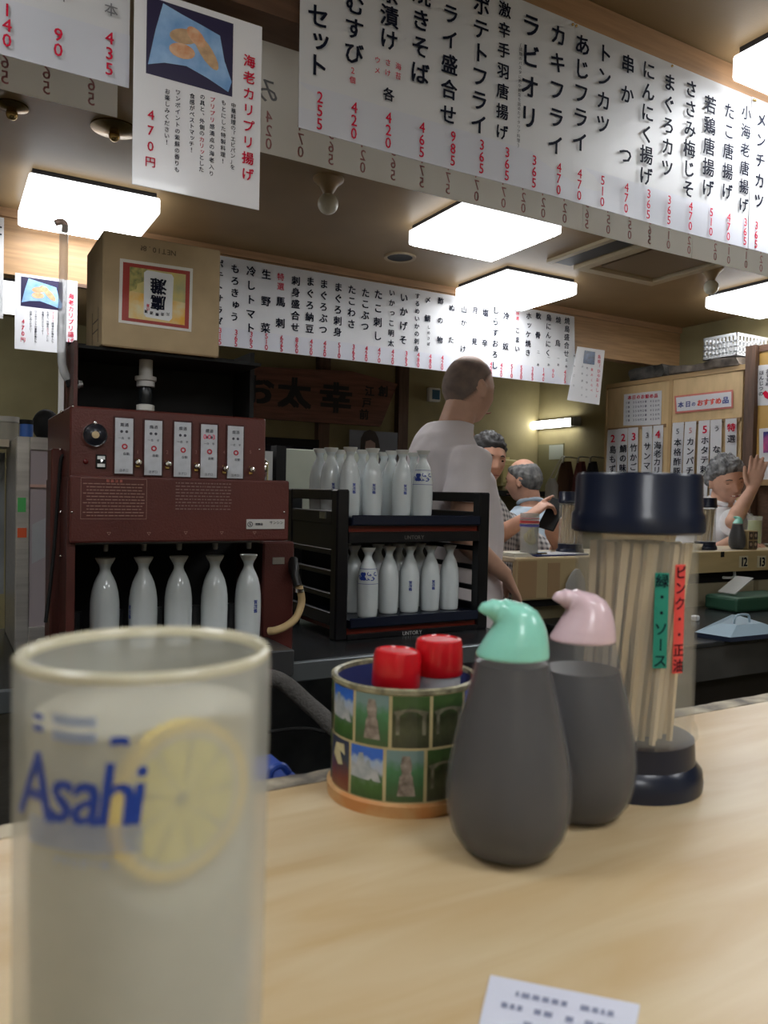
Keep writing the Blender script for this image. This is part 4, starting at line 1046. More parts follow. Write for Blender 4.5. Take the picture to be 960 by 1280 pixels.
obj('flap', box(B(), XB0+.004, XB1-.004, YB0+.001, YB0+.11, ZX0-.0005, ZX0+.0015), M_carddk, t)
def bp(px, py): q = at(px, py, 'y', YB0); return q
yl = YB0-.001
Pq = [bp(150, 323), bp(241, 336), bp(239, 415), bp(148, 403)]
lab = obj('printed_label', prism(B(), [(p.x, YB0-.0012, p.z) for p in Pq], (0, .001, 0)), mat('label_white', (.66, .64, .60), .35), t)
def lq(u, v, k): 
    q = Pq[0].lerp(Pq[1], u).lerp(Pq[3].lerp(Pq[2], u), v); return Vector((q.x, YB0-.0012-.0003*k, q.z))
def lpoly(name, pts, m, k, par=lab): return obj(name, (lambda b: (b.faces.new([b.verts.new(lq(u, v, k)) for u, v in pts]), b)[1])(B()), m, par, weld=False)
lpoly('red_border', [(.04, .05), (.96, .05), (.96, .96), (.04, .96)], mat('label_red', (.32, .03, .02), .4), 1)
lpoly('gold_field', [(.13, .11), (.90, .11), (.90, .91), (.13, .91)], mat('label_gold', (.62, .50, .16), .4, c2=(.36, .36, .20), vscale=22), 2)
lpoly('orange_field', [(.13, .48), (.9, .56), (.9, .91), (.13, .91)], mat('label_orange', (.70, .36, .03), .4, c2=(.62, .55, .32), vscale=30), 3)
lpoly('foliage', [(.13, .11), (.38, .11), (.32, .2), (.34, .3), (.24, .36), (.22, .45), (.13, .5)], mat('label_leaf', (.16, .18, .06), .4, c2=(.45, .38, .12), vscale=90), 4)
lpoly('white_shield', [(.32, .17), (.36, .13), (.44, .13), (.58, .14), (.70, .14), (.73, .19), (.72, .55), (.72, .83), (.68, .88), (.36, .86), (.33, .82)], mat('label_shield', (.66, .68, .70), .35), 5)
letters('label_lettering', [('灘', gm(lq(.52, .36, 7), (-1, 0, 0), (0, 0, -1), .034)), ('鷹', gm(lq(.52, .62, 7), (-1, 0, 0), (0, 0, -1), .032))] + [(c, gm(lq(.36+.075*i, .80-.012*abs(i-2), 7), (-1, 0, 0), (0, 0, -1), .007)) for i, c in enumerate('清酒醸造元')], M_ink, lab, bold=.03)
letters('small_red_lettering', [('灘', gm(lq(.385, .68, 7), (-1, 0, 0), (0, 0, -1), .007)), ('印', gm(lq(.385, .73, 7), (-1, 0, 0), (0, 0, -1), .007))], M_red, lab, bold=.01)
letters('net_lettering', [(c, gm((at(193, 313, 'y', YB0).x-.0095*(i-4), yl, at(193, 313, 'y', YB0).z+.0), (-1, 0, 0), (0, 0, -1), .0125)) for i, c in enumerate('NET10.8ℓ')], mat('carton_ink', (.10, .07, .04), .6), t, bold=.015)
bm = B(); 
for z in (1.565, 1.585): box(bm, XB0-.0008, XB0, 1.66, 1.73, z, z+.002)
box(bm, XB0-.0008, XB0, 1.66, 1.662, 1.54, 1.61); box(bm, XB0-.0008, XB0, 1.73, 1.732, 1.54, 1.61)
obj('side_print', bm, mat('carton_ink', (.10, .07, .04), .6), t)
# filler neck between the box and the machine
nx = at(182, 490, 'y', 1.70).x; ny = 1.70
t = thing('filler_neck', 'white and black filler neck joining the cardboard box to the warmer', 'fitting', (nx, ny, 1.3945))
obj('lower_collar', lathe(B(), [(.0, 1.3945), (.015, 1.3945), (.015, 1.412), (.0185, 1.413), (.0185, 1.424), (.012, 1.426)], (nx, ny, 0), n=24, cap=False), M_porcb, t, smooth=True)
obj('middle_sleeve', lathe(B(), [(.012, 1.424), (.014, 1.43), (.015, 1.458), (.012, 1.464)], (nx, ny, 0), n=24), mat('neck_black', (.012, .014, .016), .25), t, smooth=True)
obj('upper_cap', lathe(B(), [(.012, 1.462), (.0185, 1.463), (.0185, 1.474), (.022, 1.476), (.022, 1.484), (.014, 1.485), (.014, 1.5195)], (nx, ny, 0), n=24), mat('neck_grey', (.48, .48, .47), .4), t, smooth=True)
# clear sight tube at the left
yt = 1.70
t = thing('sight_tube', 'clear upright plastic tube with pink elbow left of the cardboard box', 'tube', at(78, 500, 'y', yt))
obj('clear_tube', tube(B(), smoothpath([at(80, 282, 'y', yt), at(79, 350, 'y', yt), at(77, 440, 'y', yt), at(80, 464, 'y', yt), at(88, 476, 'y', yt), at(101, 481, 'y', yt)], 6), .0085, n=16), mat('tube_clear', (.66, .68, .70), .1, alpha=.45, spec=.8), t, smooth=True)
obj('elbow', tube(B(), smoothpath([at(69, 279, 'y', yt), at(76, 277, 'y', yt), at(81, 280, 'y', yt), at(81, 290, 'y', yt)], 5), .0062, n=12), mat('elbow_pink', (.75, .55, .50), .3), t, smooth=True)
obj('clamp_ring', tube(B(), [at(89, 474, 'y', yt), at(92, 482, 'y', yt)], .013, n=14), M_dark, t)
obj('tube_end', tube(B(), [at(93, 481, 'y', yt), at(103, 480, 'y', yt)], .007, n=12), M_steel, t)
obj('support_strip', box(B(), at(74, 480, 'y', yt).x, at(81, 480, 'y', yt).x, yt+.012, yt+.016, at(78, 524, 'y', yt).z-.02, at(78, 440, 'y', yt).z), M_white, t)
obj('mount_panel', box(B(), at(84, 480, 'y', yt).x, .226, yt+.012, yt+.016, 1.3945, at(90, 440, 'y', yt).z+.02), M_maroond, t)

# ---- left: steel showcase, jars
x0, x1 = at(20, 650, 'y', 1.95).x, at(62, 650, 'y', 1.95).x
ztop = at(40, 546, 'y', 1.95).z
M_case = mat('showcase_steel', (.52, .50, .47), .3, metal=.45, var=.12, vscale=7, stretch=(1, 12, 12))
t = thing('steel_warmer', 'narrow stainless showcase with glass door left of the warmer', 'cabinet', ((x0+x1)/2, 2.1, ZB))
obj('case_body', box(B(), x0+.0, x1+.12, 1.965, 2.25, ZB, ztop, bev=.004), M_case, t)
for nm, d in (('door_frame', (x0, x0+.028, ZB+.0, ztop)), ('door_frame', (x1+.06, x1+.09, ZB, ztop)), ('door_frame', (x0+.028, x1+.06, ztop-.03, ztop)), ('door_frame', (x0+.028, x1+.06, ZB, ZB+.06))):
    obj(nm, box(B(), d[0], d[1], 1.95, 1.965, d[2], d[3], bev=.002), M_case, t)
obj('glass_pane', box(B(), x0+.028, x1+.06, 1.955, 1.96, ZB+.06, ztop-.03), mat('showcase_glass', (.50, .44, .46), .15, alpha=.8), t)
obj('shelf_edge', box(B(), x0+.028, x1+.06, 1.95, 1.956, ztop-.115, ztop-.108), mat('shelf_pinkish', (.55, .36, .30), .4), t)
obj('green_sticker', box(B(), x0+.003, x0+.02, 1.9485, 1.95, at(20, 640, 'y', 1.95).z, at(20, 622, 'y', 1.95).z), mat('sticker_green', (.08, .45, .12), .4), t)
obj('red_sticker', box(B(), x0+.003, x0+.022, 1.9485, 1.95, at(20, 672, 'y', 1.95).z, at(20, 660, 'y', 1.95).z), mat('sticker_red', (.75, .12, .04), .4), t)
bm = B(); prism(bm, [(x0+.034, 1.9535, ztop-.20), (x1+.055, 1.9535, ztop-.15), (x1+.055, 1.9535, ztop-.24), (x0+.034, 1.9535, ztop-.29)], (0, .001, 0)); obj('towel_behind_glass', bm, mat('towel_grey', (.40, .41, .43), .8, bump=.4, bscale=20), t)
zt_ = ztop
def jar(label, px, y, r, h, glass, lidm, m2):
    x = at(px, 540, 'y', y).x; t = thing('storage_jar', label, 'jar', (x, y, zt_))
    obj('jar_body', lathe(B(), [(0, zt_), (r, zt_), (r, zt_+h*.75), (r*.9, zt_+h*.78), (0, zt_+h*.78)], (x, y, 0), n=24, cap=False), m2, t, smooth=True)
    obj('jar_lid', lathe(B(), [(r*.95, zt_+h*.76), (r*1.02, zt_+h*.78), (r*1.02, zt_+h), (0, zt_+h)], (x, y, 0), n=24, cap=False), lidm, t, smooth=True)
jar('blue labelled jar with black lid on the steel showcase', 33, 2.05, .015, .045, 0, M_dark, mat('jar_blue', (.04, .12, .40), .3))
x = at(52, 536, 'y', 2.12).x
tag(obj('round_bowl', ball(B(), (x+.01, 2.12, zt_+.040), .04, sx=.8, n=20), M_dark, smooth=True), 'round black bowl on the steel showcase behind the warmer', 'bowl')
# pale clutter at the very left edge
xl = at(0, 600, 'y', 2.2).x
t = thing('left_shelf', 'grey shelf unit cut by the left edge of the photo', 'shelf', (xl-.2, 2.3, ZB))
obj('upright', box(B(), at(9, 600, 'y', 2.26).x, at(17, 600, 'y', 2.26).x, 2.26, 2.3, ZB, ztop+.0), M_lampbase, t)
obj('shelf_panel', box(B(), xl-.4, at(8, 600, 'y', 2.2).x, 2.26, 2.28, ZB+.1, at(5, 566, 'y', 2.26).z), mat('grey_panel', (.20, .21, .22), .5, var=.2, vscale=9), t)
obj('shelf_board', box(B(), xl-.4, at(8, 600, 'y', 2.2).x, 2.12, 2.27, at(4, 560, 'y', 2.2).z, at(4, 551, 'y', 2.2).z), mat('shelf_cream', (.45, .38, .28), .5), t)
zt_ = at(4, 551, 'y', 2.2).z
jar('clear jar on the grey shelf at the left edge', 9, 2.19, .028, .06, 0, mat('jar_cliplid', (.4, .38, .34), .3), mat('jar_clear', (.40, .38, .33), .2, alpha=.6))
p = at(40, 782, 'y', 1.66)
tag(obj('foil_pack', box(B(), p.x-.02, p.x+.022, 1.633, 1.69, ZB+.0002, ZB+.045, bev=.008, seg=2), mat('foil', (.36, .34, .42), .3, metal=.5, bump=.4)), 'crumpled silvery pack beside the foot of the warmer', 'pack')
# ================================================================== SIGNBOARD, BACK WALL
YS = 4.79
P = [at(250, 455, 'y', YS), at(440, 464, 'y', YS), at(497, 480, 'y', YS), at(476, 533, 'y', YS), at(250, 518, 'y', YS)]
t = thing('wooden_signboard', 'dark reddish carved wooden signboard with big black brush characters below the far menu', 'sign', (P[3].x-.6, YS, P[4].z))
M_sign = mat('signboard_wood', (.16, .066, .042), .5, var=.25, vscale=7, stretch=(.7, 3, 8))
obj('board', prism(B(), P, (0, .04, 0)), M_sign, t)
bm = B()
for (px, py, s_) in ((282, 488, 1),):
    pass
def sg(ch, px, py, spx): return (ch, gm(at(px, py, 'y', YS-.004), (1, 0, .0), (0, 0, 1), spx*dist(at(px, py, 'y', YS))/980, 1.15))
letters('brush_characters', [sg('ぽ', 278, 482, 34), sg('お', 322, 487, 40), sg('太', 368, 491, 40), sg('幸', 420, 497, 40)], mat('sign_black', (.012, .010, .010), .6), t, bold=.05)
letters('small_characters', vcol('江戸前', at(462, 489, 'y', YS-.004), at(455, 518, 'y', YS-.004), .075, (1, 0, 0)) + vcol('創', at(479, 489, 'y', YS-.004), at(479, 489, 'y', YS-.004), .08, (1, 0, 0)), mat('sign_black', (.012, .010, .010), .6), t, bold=.04)
# cream panel strip above the sign
# noren rail and things seen below the sign
t = thing('noren_rail', 'dark rail with short navy curtain on the back wall under the signboard', 'curtain', at(360, 560, 'y', 4.8))
a, b = at(318, 550, 'y', 4.8), at(398, 563, 'y', 4.8)
obj('rail', box(B(), a.x-.25, b.x, 4.79, 4.82, b.z+.02, b.z+.07), M_dark, t)
bm = B(); n = 40
for i in range(n):
    x = a.x-.25+(b.x-a.x+.25)*i/n; x2 = a.x-.25+(b.x-a.x+.25)*(i+1)/n
    y1_, y2_ = 4.80+.008*math.sin(i*1.1), 4.80+.008*math.sin((i+1)*1.1)
    bm.faces.new([bm.verts.new(v) for v in ((x, y1_, b.z-.35), (x2, y2_, b.z-.35), (x2, y2_, b.z+.03), (x, y1_, b.z+.03))])
obj('curtain', bm, mat('navy_curtain', (.012, .012, .022), .9), t, weld=False)
# pale board leaning behind the rack
a, b = at(356, 608, 'y', 2.9), at(407, 563, 'y', 2.9)
t = thing('pale_panel', 'pale greenish white board standing behind the rack, beside the bottles', 'board', ((a.x+b.x)/2, 2.9, .9))
obj('board', box(B(), a.x, b.x+.25, 2.9, 2.93, .86, b.z, bev=.003), mat('pale_green_board', (.42, .46, .38), .5, var=.06, vscale=8), t)
obj('board_edge', box(B(), at(344, 600, 'y', 2.9).x, a.x, 2.89, 2.95, .86, b.z+.01), M_dark, t)
obj('base_cupboard', box(B(), a.x-.35, b.x+.3, 2.86, 3.2, 0, .859), M_steeld, t)
a, b = at(327, 640, 'y', 2.86), at(345, 564, 'y', 2.86)
t = thing('reflective_door', 'narrow pale glazed cabinet between the warmer and the rack', 'cabinet', ((a.x+b.x)/2, 2.88, .86))
obj('cabinet_body', box(B(), a.x-.05, b.x-.002, 2.888, 3.1, .8605, b.z), mat('pale_cabinet', (.52, .54, .55), .3), t)
for k in range(3): obj('door_strip', box(B(), a.x+.012*k*1.2, a.x+.012*k*1.2+.005, 2.884, 2.888, .87, b.z-.04), (M_maroond, M_steel, M_cream)[k], t)
# poster of a person on the back wall
YPt = 4.83
q = [at(437, 537, 'y', YPt), at(497, 543, 'y', YPt), at(497, 585, 'y', YPt), at(437, 585, 'y', YPt)]
t = thing('portrait_poster', 'blue grey wall poster of a person with dark bobbed hair, behind the bottles', 'poster', (q[2].x, YPt, q[2].z))
x0, x1, z0, z1 = q[0].x, q[1].x, at(437, 640, 'y', YPt).z, q[0].z
obj('poster_sheet', box(B(), x0, x1, YPt, YPt+.003, z0, z1), mat('poster_bluegrey', (.22, .24, .29), .4, var=.06, vscale=3), t)
def pp_(pts, m, k, name):
    bm = B(); bm.faces.new([bm.verts.new((at(px, py, 'y', YPt).x, YPt-.001*k, at(px, py, 'y', YPt).z)) for px, py in pts]); obj(name, bm, m, t, weld=False)
pp_([(450, 562), (451, 548), (455, 540), (462, 537), (469, 540), (473, 548), (475, 562), (471, 566), (454, 566)], mat('print_hair', (.035, .025, .025), .5), 1, 'printed_hair')
pp_([(456, 561), (457, 551), (460, 548), (466, 548), (469, 552), (469, 562), (463, 567)], mat('print_skin', (.42, .29, .25), .5), 2, 'printed_face')
pp_([(456, 552), (458, 547), (465, 546), (469, 549), (469, 554), (463, 550)], mat('print_hair', (.035, .025, .025), .5), 3, 'printed_fringe')
pp_([(449, 610), (451, 574), (458, 568), (469, 568), (478, 575), (480, 610)], mat('print_top', (.09, .08, .10), .5), 1, 'printed_clothes')
# little thermostat on the wall
a = at(541, 493, 'y', 4.86)
t = thing('wall_thermostat', 'small white wall controller with blue screen left of the cook', 'controller', a)
obj('casing', box(B(), a.x-.03, a.x+.07, 4.86, 4.899, a.z-.05, a.z+.05, bev=.006), M_white, t)
obj('screen', box(B(), a.x-.005, a.x+.06, 4.856, 4.86, a.z-.035, a.z+.035), mat('screen_blue', (.05, .12, .2), .2), t)
# fluorescent tube lamp on the right wall
XW = 4.2
a, b = at(660, 533, 'x', XW-.06), at(716, 527, 'x', XW-.06)
t = thing('wall_tube_lamp', 'lit fluorescent tube lamp on the olive wall above the back-turned man', 'wall light', (XW-.04, (a.y+b.y)/2, a.z-.05))
zc_ = (a.z+b.z)/2
obj('lamp_base', box(B(), XW-.035, XW-.0005, b.y-.03, a.y+.03, zc_-.03, zc_+.04, bev=.006), mat('lamp_housing', (.28, .28, .26), .4), t)
bm = B(); tube(bm, [(XW-.06, b.y, zc_), (XW-.06, a.y, zc_)], .030, n=20); obj('tube_cover', bm, mat('tube_emitter', (1, .98, .9), .4, emit=9), t, smooth=True)
bm = B(); box(bm, XW-.09, XW-.03, b.y-.045, b.y-.001, zc_-.033, zc_+.033, bev=.006); obj('end_cap', bm, mat('lamp_housing', (.28, .28, .26), .4), t)
# mirror and white strip under the lamp
XM_ = XW-.012
a, b = at(673, 556, 'x', XM_), at(703, 604, 'x', XM_)
t = thing('wall_mirror', 'dull mirror panel on the olive wall under the tube lamp', 'mirror', (XM_, (a.y+b.y)/2, b.z-.1))
obj('mirror_panel', box(B(), XM_, XW-.0005, b.y, a.y, b.z-.1, a.z), mat('dull_mirror', (.30, .29, .18), .25, metal=.3), t)
obj('mirror_strip', box(B(), XM_-.002, XM_, b.y, b.y+.16, at(700, 574, 'x', XM_).z, at(700, 556, 'x', XM_).z), mat('strip_pale', (.45, .50, .46), .4), t)
# dispensers on back wall
a = at(631, 590, 'y', 4.8)
t = thing('towel_dispenser', 'cream yellow box dispenser on the back wall between the seated men', 'dispenser', a)
obj('casing', box(B(), a.x-.075, a.x+.075, 4.74, 4.899, a.z-.11, a.z+.095, bev=.012, seg=2), M_cream, t)
obj('cover', box(B(), a.x-.07, a.x+.07, 4.735, 4.742, a.z-.09, a.z+.06, bev=.004), M_cream, t)
obj('latch_knob', box(B(), a.x-.02, a.x+.02, 4.77, 4.80, a.z+.095, a.z+.112), M_cream, t)
a = at(617, 560, 'y', 4.85)
t = thing('soap_dispenser', 'small pale dispenser high on the back wall above the cream box', 'dispenser', a)
obj('casing', box(B(), a.x-.045, a.x+.035, 4.82, 4.899, a.z-.08, a.z+.07, bev=.008), mat('pale_casing', (.5, .55, .52), .4), t)
obj('label_patch', box(B(), a.x-.03, a.x+.02, 4.817, 4.82, a.z-.05, a.z-.01), M_blue, t)
a = at(630, 615, 'y', 4.7)
tag(obj('back_shelf', box(B(), a.x-.35, a.x+.35, 4.60, 4.899, a.z-.03, a.z+.01), M_dark), 'dark wall shelf under the cream dispenser', 'shelf')
# coats on the right wall
def coat(label, pxs, y0px, y1px, m, X, wd):
    a = at(pxs, y0px, 'x', X); b = at(pxs, y1px, 'x', X)
    t = thing('hanging_coat', label, 'coat', (X, a.y, b.z))
    bm = B(); n = 30; rows = 8; g = []
    for j in range(rows+1):
        v = j/rows; z = a.z+(b.z-a.z)*v; ww = wd*(.55+.45*min(1, v*3))
        ring = []
        for i in range(n):
            an = 2*math.pi*i/n; rr = 1+.16*math.sin(an*5+v*2)
            ring.append(bm.verts.new((X+.05*rr*math.cos(an)*(.5+.5*min(1, v*4)), a.y+ww*rr*math.sin(an), z)))
        g.append(ring)
    for p, q in zip(g, g[1:]):
        for i in range(n): bm.faces.new((p[i], p[(i+1) % n], q[(i+1) % n], q[i]))
    bm.faces.new(g[0]); bm.faces.new(g[-1][::-1])
    obj('fabric', bm, m, t, smooth=True)
    obj('coat_hook', tube(B(), smoothpath([(XW-.002, a.y, a.z+.03), (X+.03, a.y, a.z+.035), (X-.02, a.y, a.z+.03), (X-.03, a.y, a.z-.01)], 4), .006, n=8), M_steel, t)
coat('dark brown coat hanging on the right wall behind the chopstick jars', 707, 577, 690, mat('coat_brown', (.075, .035, .02), .9), 4.09, .085)
coat('reddish dark garment hanging beside the brown coat', 726, 577, 660, mat('coat_red', (.10, .028, .025), .9), 4.09, .05)
coat('black garment hanging at the right end of the wall hooks', 741, 577, 650, mat('coat_black', (.02, .02, .022), .9), 4.09, .045)
a, b = at(706, 598, 'x', 3.99), at(706, 655, 'x', 3.99); hk = at(707, 577, 'x', 4.09)
bm = B(); lathe(bm, [(.04, b.z), (.07, b.z+.02), (.062, a.z-.05), (.03, a.z)], (3.96, hk.y, 0), n=16, sx=.5)
tube(bm, smoothpath([(3.96, hk.y-.03, a.z-.01), (4.055, hk.y-.01, hk.z+.028), (4.07, hk.y, hk.z+.034), (4.055, hk.y+.01, hk.z+.028), (3.96, hk.y+.03, a.z-.01)], 4), .004, n=6)
tag(obj('white_bag', bm, mat('bag_white', (.50, .48, .44), .6, alpha=.85), smooth=True), 'pale plastic bag hanging in front of the brown coat', 'bag')

# ================================================================== CABINET WITH THE DAILY SPECIALS
XC = 3.80
yl_, yr_ = at(757, 500, 'x', XC).y, at(930, 500, 'x', XC).y
ztl = at(757, 481, 'x', XC).z; zC = ztl
ym_ = at(838, 500, 'x', XC).y
t = thing('specials_cabinet', 'tall light plywood cupboard with the daily specials pinned on its doors', 'cabinet', (XC+.15, (yl_+yr_)/2, 0))
obj('carcass', box(B(), XC+.02, XW-.002, yr_, yl_, 0, zC), M_ply, t)
gap = .012
for y0, y1 in ((ym_+gap, yl_-.012), (yr_+.012, ym_-gap)):
    obj('cupboard_door', box(B(), XC+.004, XC+.02, y0, y1, .9, zC-.03, bev=.002), M_ply, t)
obj('top_rail', box(B(), XC, XC+.02, yr_, yl_, zC-.028, zC), mat('rail_ply', (.46, .31, .15), .5), t)
obj('middle_stile', box(B(), XC, XC+.02, ym_-gap, ym_+gap, 0, zC-.028), mat('rail_ply', (.46, .31, .15), .5), t)
obj('left_stile', box(B(), XC, XC+.02, yl_-.012, yl_, 0, zC-.028), mat('rail_ply', (.46, .31, .15), .5), t)
for pa, pb, py in ((760, 832, 536), (841, 926, 529)):
    ya, yb_ = at(pa, py, 'x', XC).y, at(pb, py, 'x', XC).y
    zz = at(pa, 538 if pa < 800 else 531, 'x', XC).z
    obj('hanging_strip', box(B(), XC-.004, XC+.003, yb_, ya, zz-.008, zz+.012), mat('strip_wood', (.26, .16, .08), .5), t)
def xcol(s, px, y0, y1, spx, X, m=None):
    p0 = at(px, y0, 'x', X); p1 = at(px, y1, 'x', X); p1.y = p0.y
    return vcol(s, p0, p1, spx*dist((p0+p1)/2)/FPX, (0, -1, 0), sx=1.15)
strips = [(766, '2', '島もずく', 'r', 'white strip, red 2 over 島もずく, leftmost on the cupboard'), (779, '2', '鯖の味噌煮', 'r', 'white strip, red 2, second on the left cupboard door'),
          (792, '3', '竹かご豆腐', 'r', 'white strip, red 3, third on the left cupboard door'), (809, '3', 'サンマフライ', 'k', 'white strip with black 3 and サンマフライ, slightly curled'),
          (822, '4', '海老カリプリ揚', 'r', 'white strip, red 4 over 海老カリプリ揚, right end of left door'), (847, '5', '本格酢豚', 'k', 'white strip with black 5 and 本格酢豚'),
          (863, '5', 'カンパチ刺身', 'p', 'white strip with pale red 5 and カンパチ刺身'), (881, '5', 'ホタテ刺身', 'r', 'white strip, bold red 5 over ホタテ刺身'),
          (896, 'う', ' な  ぎ', 'k', 'white strip reading うなぎ above the smiling man'), (914, '特', '選  マグロ', 'r', 'white strip with small red 特選 at the right end')]
for i, (px, a_, b_, c_, lab) in enumerate(strips):
    top = 540+(766-px)*.095 if px < 835 else 531+(847-px)*.07
    hw = 6.2 if px < 835 else 7
    ya, yb_ = at(px-hw, top, 'x', XC-.012).y, at(px+hw, top, 'x', XC-.012).y
    zt0 = at(px, top-3, 'x', XC-.012).z; zb0 = zt0-.47-.02*(i % 3)
    t = thing('menu_strip', lab, 'menu strip', (XC-.012, (ya+yb_)/2, zb0))
    bm = B(); prev = None; n = 10
    for j in range(n+1):
        v = j/n; xx = XC-.012-.006*math.sin(v*3+i)-(.012*v*v if i % 4 == 3 else 0)
        row = [bm.verts.new((xx+dx, yy, zt0+(zb0-zt0)*v)) for dx, yy in ((0, ya), (0, yb_), (.001, yb_), (.001, ya))]
        if prev:
            for k in range(4): bm.faces.new((prev[k], prev[(k+1) % 4], row[(k+1) % 4], row[k]))
        prev = row
    obj('paper', bm, M_paper, t)
    big = 11 if c_ == 'r' else 8
    letters('number_lettering', xcol(a_, px, top+8, top+8, big, XC-.021), M_ink if c_ == 'k' else (M_red if c_ == 'r' else mat('pale_red_ink', (.6, .2, .2), .5)), t, bold=.03 if c_ == 'r' else .01)
    letters('dish_name', xcol(b_, px, top+22, top+22+min(62, 12*(len(b_)-1)), 10.5, XC-.023-.004*(i % 4 == 3)), M_ink, t, bold=.02)
# header notices
def notice_x(name, lab, quad, X, m=M_paper):
    t = thing(name, lab, 'poster', at(*quad[3], 'x', X)); bm = B(); prism(bm, [at(*q, 'x', X) for q in quad], (.002, 0, 0)); obj('paper', bm, m, t); return t
t = notice_x('specials_list', 'white list sheet headed 本日のお勧め品 on the left cupboard door', [(780, 493), (827, 488), (826, 531), (779, 532)], XC-.004)
def xrow(s, px0, py0, px1, py1, spx, X):
    out = []; n = len(s)
    for i, ch in enumerate(s):
        if ch == ' ': continue
        u = i/max(1, n-1); p = at(px0+(px1-px0)*u, py0+(py1-py0)*u, 'x', X); out.append((ch, gm(p, (0, -1, 0), (0, 0, 1), spx*dist(p)/FPX, 1.1)))
    return out
letters('heading_lettering', xrow('本日のお勧め品', 787, 497, 820, 494.5, 5.6, XC-.006), M_red, t, bold=.04)
it = []; it2 = []
for r_ in range(5):
    it += xrow('1番 350円', 783, 503.5+5.5*r_, 801, 502.5+5.5*r_, 3.2, XC-.006); it2 += xrow('2番 450円', 804, 502+5.6*r_, 823, 501+5.6*r_, 3.2, XC-.006)
letters('price_lettering', it+it2, mat('list_ink', (.10, .09, .14), .5), t, bold=.02)
t = notice_x('specials_banner', 'red bordered banner reading 本日のおすすめ品 on the right cupboard door', [(843, 495), (916, 487), (916, 510), (844, 517)], XC-.004, mat('banner_red', (.55, .16, .13), .5))
bm = B(); prism(bm, [at(*q, 'x', XC-.0055) for q in ((845, 497), (914, 489.5), (914, 508), (846, 514.5))], (.001, 0, 0)); obj('banner_field', bm, M_paper, t)
letters('blue_lettering', xrow('本日', 851, 506, 860, 505, 8, XC-.007)+xrow('品', 907, 500, 908, 500, 9, XC-.007), mat('banner_blue', (.02, .04, .22), .5), t, bold=.04)
letters('blue_lettering', xrow('の', 867, 505, 868, 505, 6, XC-.007), mat('banner_blue', (.02, .04, .22), .5), t, bold=.03)
letters('red_lettering', xrow('おすすめ', 875, 503.5, 898, 501, 8.5, XC-.007), mat('banner_orange', (.72, .08, .05), .5), t, bold=.05)
# right post and the next unit
a, b = at(931, 500, 'x', XC-.02), at(944, 500, 'x', XC-.02)
simple('trim_9', (XC-.03, XC+.1, b.y, a.y-.003, 0, at(938, 432, 'x', XC-.03).z), M_pillar)
t = thing('ochre_cupboard', 'ochre panelled cupboard right of the dark post at photo edge', 'cabinet', (4.0, 2.2, 0))
zo = at(950, 440, 'x', XC).z
obj('panel', box(B(), XC, XW-.002, 1.6, b.y-.003, 1.35, zo), mat('ochre_panel', (.50, .30, .08), .45, var=.1, vscale=5), t)
obj('lower_panel', box(B(), XC+.02, XW-.002, 1.6, b.y-.003, 0, 1.35), M_beamd, t)
obj('ledge', box(B(), XC-.04, XC+.02, 1.6, b.y-.003, 1.33, 1.36), M_beam, t)
obj('cap_rail', box(B(), XC-.005, XC+.1, 1.6, b.y-.003, zo, zo+.035), M_beamd, t)
t = notice_x('fish_notice', 'white notice with brush writing and red fish at the upper right edge', [(947, 457), (975, 454), (975, 506), (947, 507)], XC-.003)
letters('dish_name', xcol('ほんじつの', 952, 466, 492, 6, XC-.005) + xcol('おすすめ', 960, 464, 480, 6, XC-.005), M_ink, t, bold=.02)
bm = B(); bm.faces.new([bm.verts.new(at(px, py, 'x', XC-.005)) for px, py in ((953, 491), (957, 488), (962, 493), (968, 499), (962, 500), (956, 497))]); obj('red_fish', bm, M_red, t, weld=False)
t = notice_x('flyer', 'white flyer with a pink and navy picture beside the raised hand', [(949, 536), (980, 533), (980, 601), (949, 604)], XC-.003)
bm = B(); prism(bm, [at(*q, 'x', XC-.0045) for q in ((954, 540), (975, 538), (975, 565), (954, 566))], (.001, 0, 0)); obj('picture_print', bm, mat('flyer_print', (.60, .08, .20), .4, c2=(.03, .03, .16), vscale=14), t)
# things on top of the cabinet
t = thing('plastic_basket', 'white slatted plastic basket on top of the cupboard', 'basket', (XC+.15, ym_-.2, zC+.045))
ya, yb_ = at(879, 430, 'x', XC+.03).y, at(921, 425, 'x', XC+.03).y
zb_, zt2 = zC+.062, at(880, 423, 'x', XC+.03).z
M_bas = mat('basket_white', (.42, .43, .44), .4)
for (y0, y1, x0, x1) in ((yb_, ya, XC+.03, XC+.035), (yb_, ya, XC+.30, XC+.305), (yb_, yb_+.005, XC+.03, XC+.30), (ya-.005, ya, XC+.03, XC+.30)):
    obj('top_band', box(B(), x0, x1, y0, y1, zt2-.015, zt2), M_bas, t); obj('bottom_band', box(B(), x0, x1, y0, y1, zb_, zb_+.012), M_bas, t)
    n = 9; 
    bm = B()
    for k in range(n):
        if y1-y0 > .05:
            c_ = y0+(y1-y0)*(k+.5)/n; box(bm, x0, x1, c_-.006, c_+.006, zb_+.012, zt2-.015)
        else:
            c_ = x0+(x1-x0)*(k+.5)/n; box(bm, c_-.006, c_+.006, y0, y1, zb_+.012, zt2-.015)
    for q in range(3): 
        z = zb_+.02+(zt2-zb_-.04)*q/3; box(bm, x0, x1, y0, y1, z, z+.008)
    obj('slats', bm, M_bas, t)['kind'] = 'stuff'
obj('basket_floor', box(B(), XC+.03, XC+.305, yb_, ya, zb_, zb_+.004), M_bas, t)
bm = B(); random.seed(4)
ya, yb_ = at(842, 455, 'x', XC+.01).y, at(932, 440, 'x', XC+.01).y
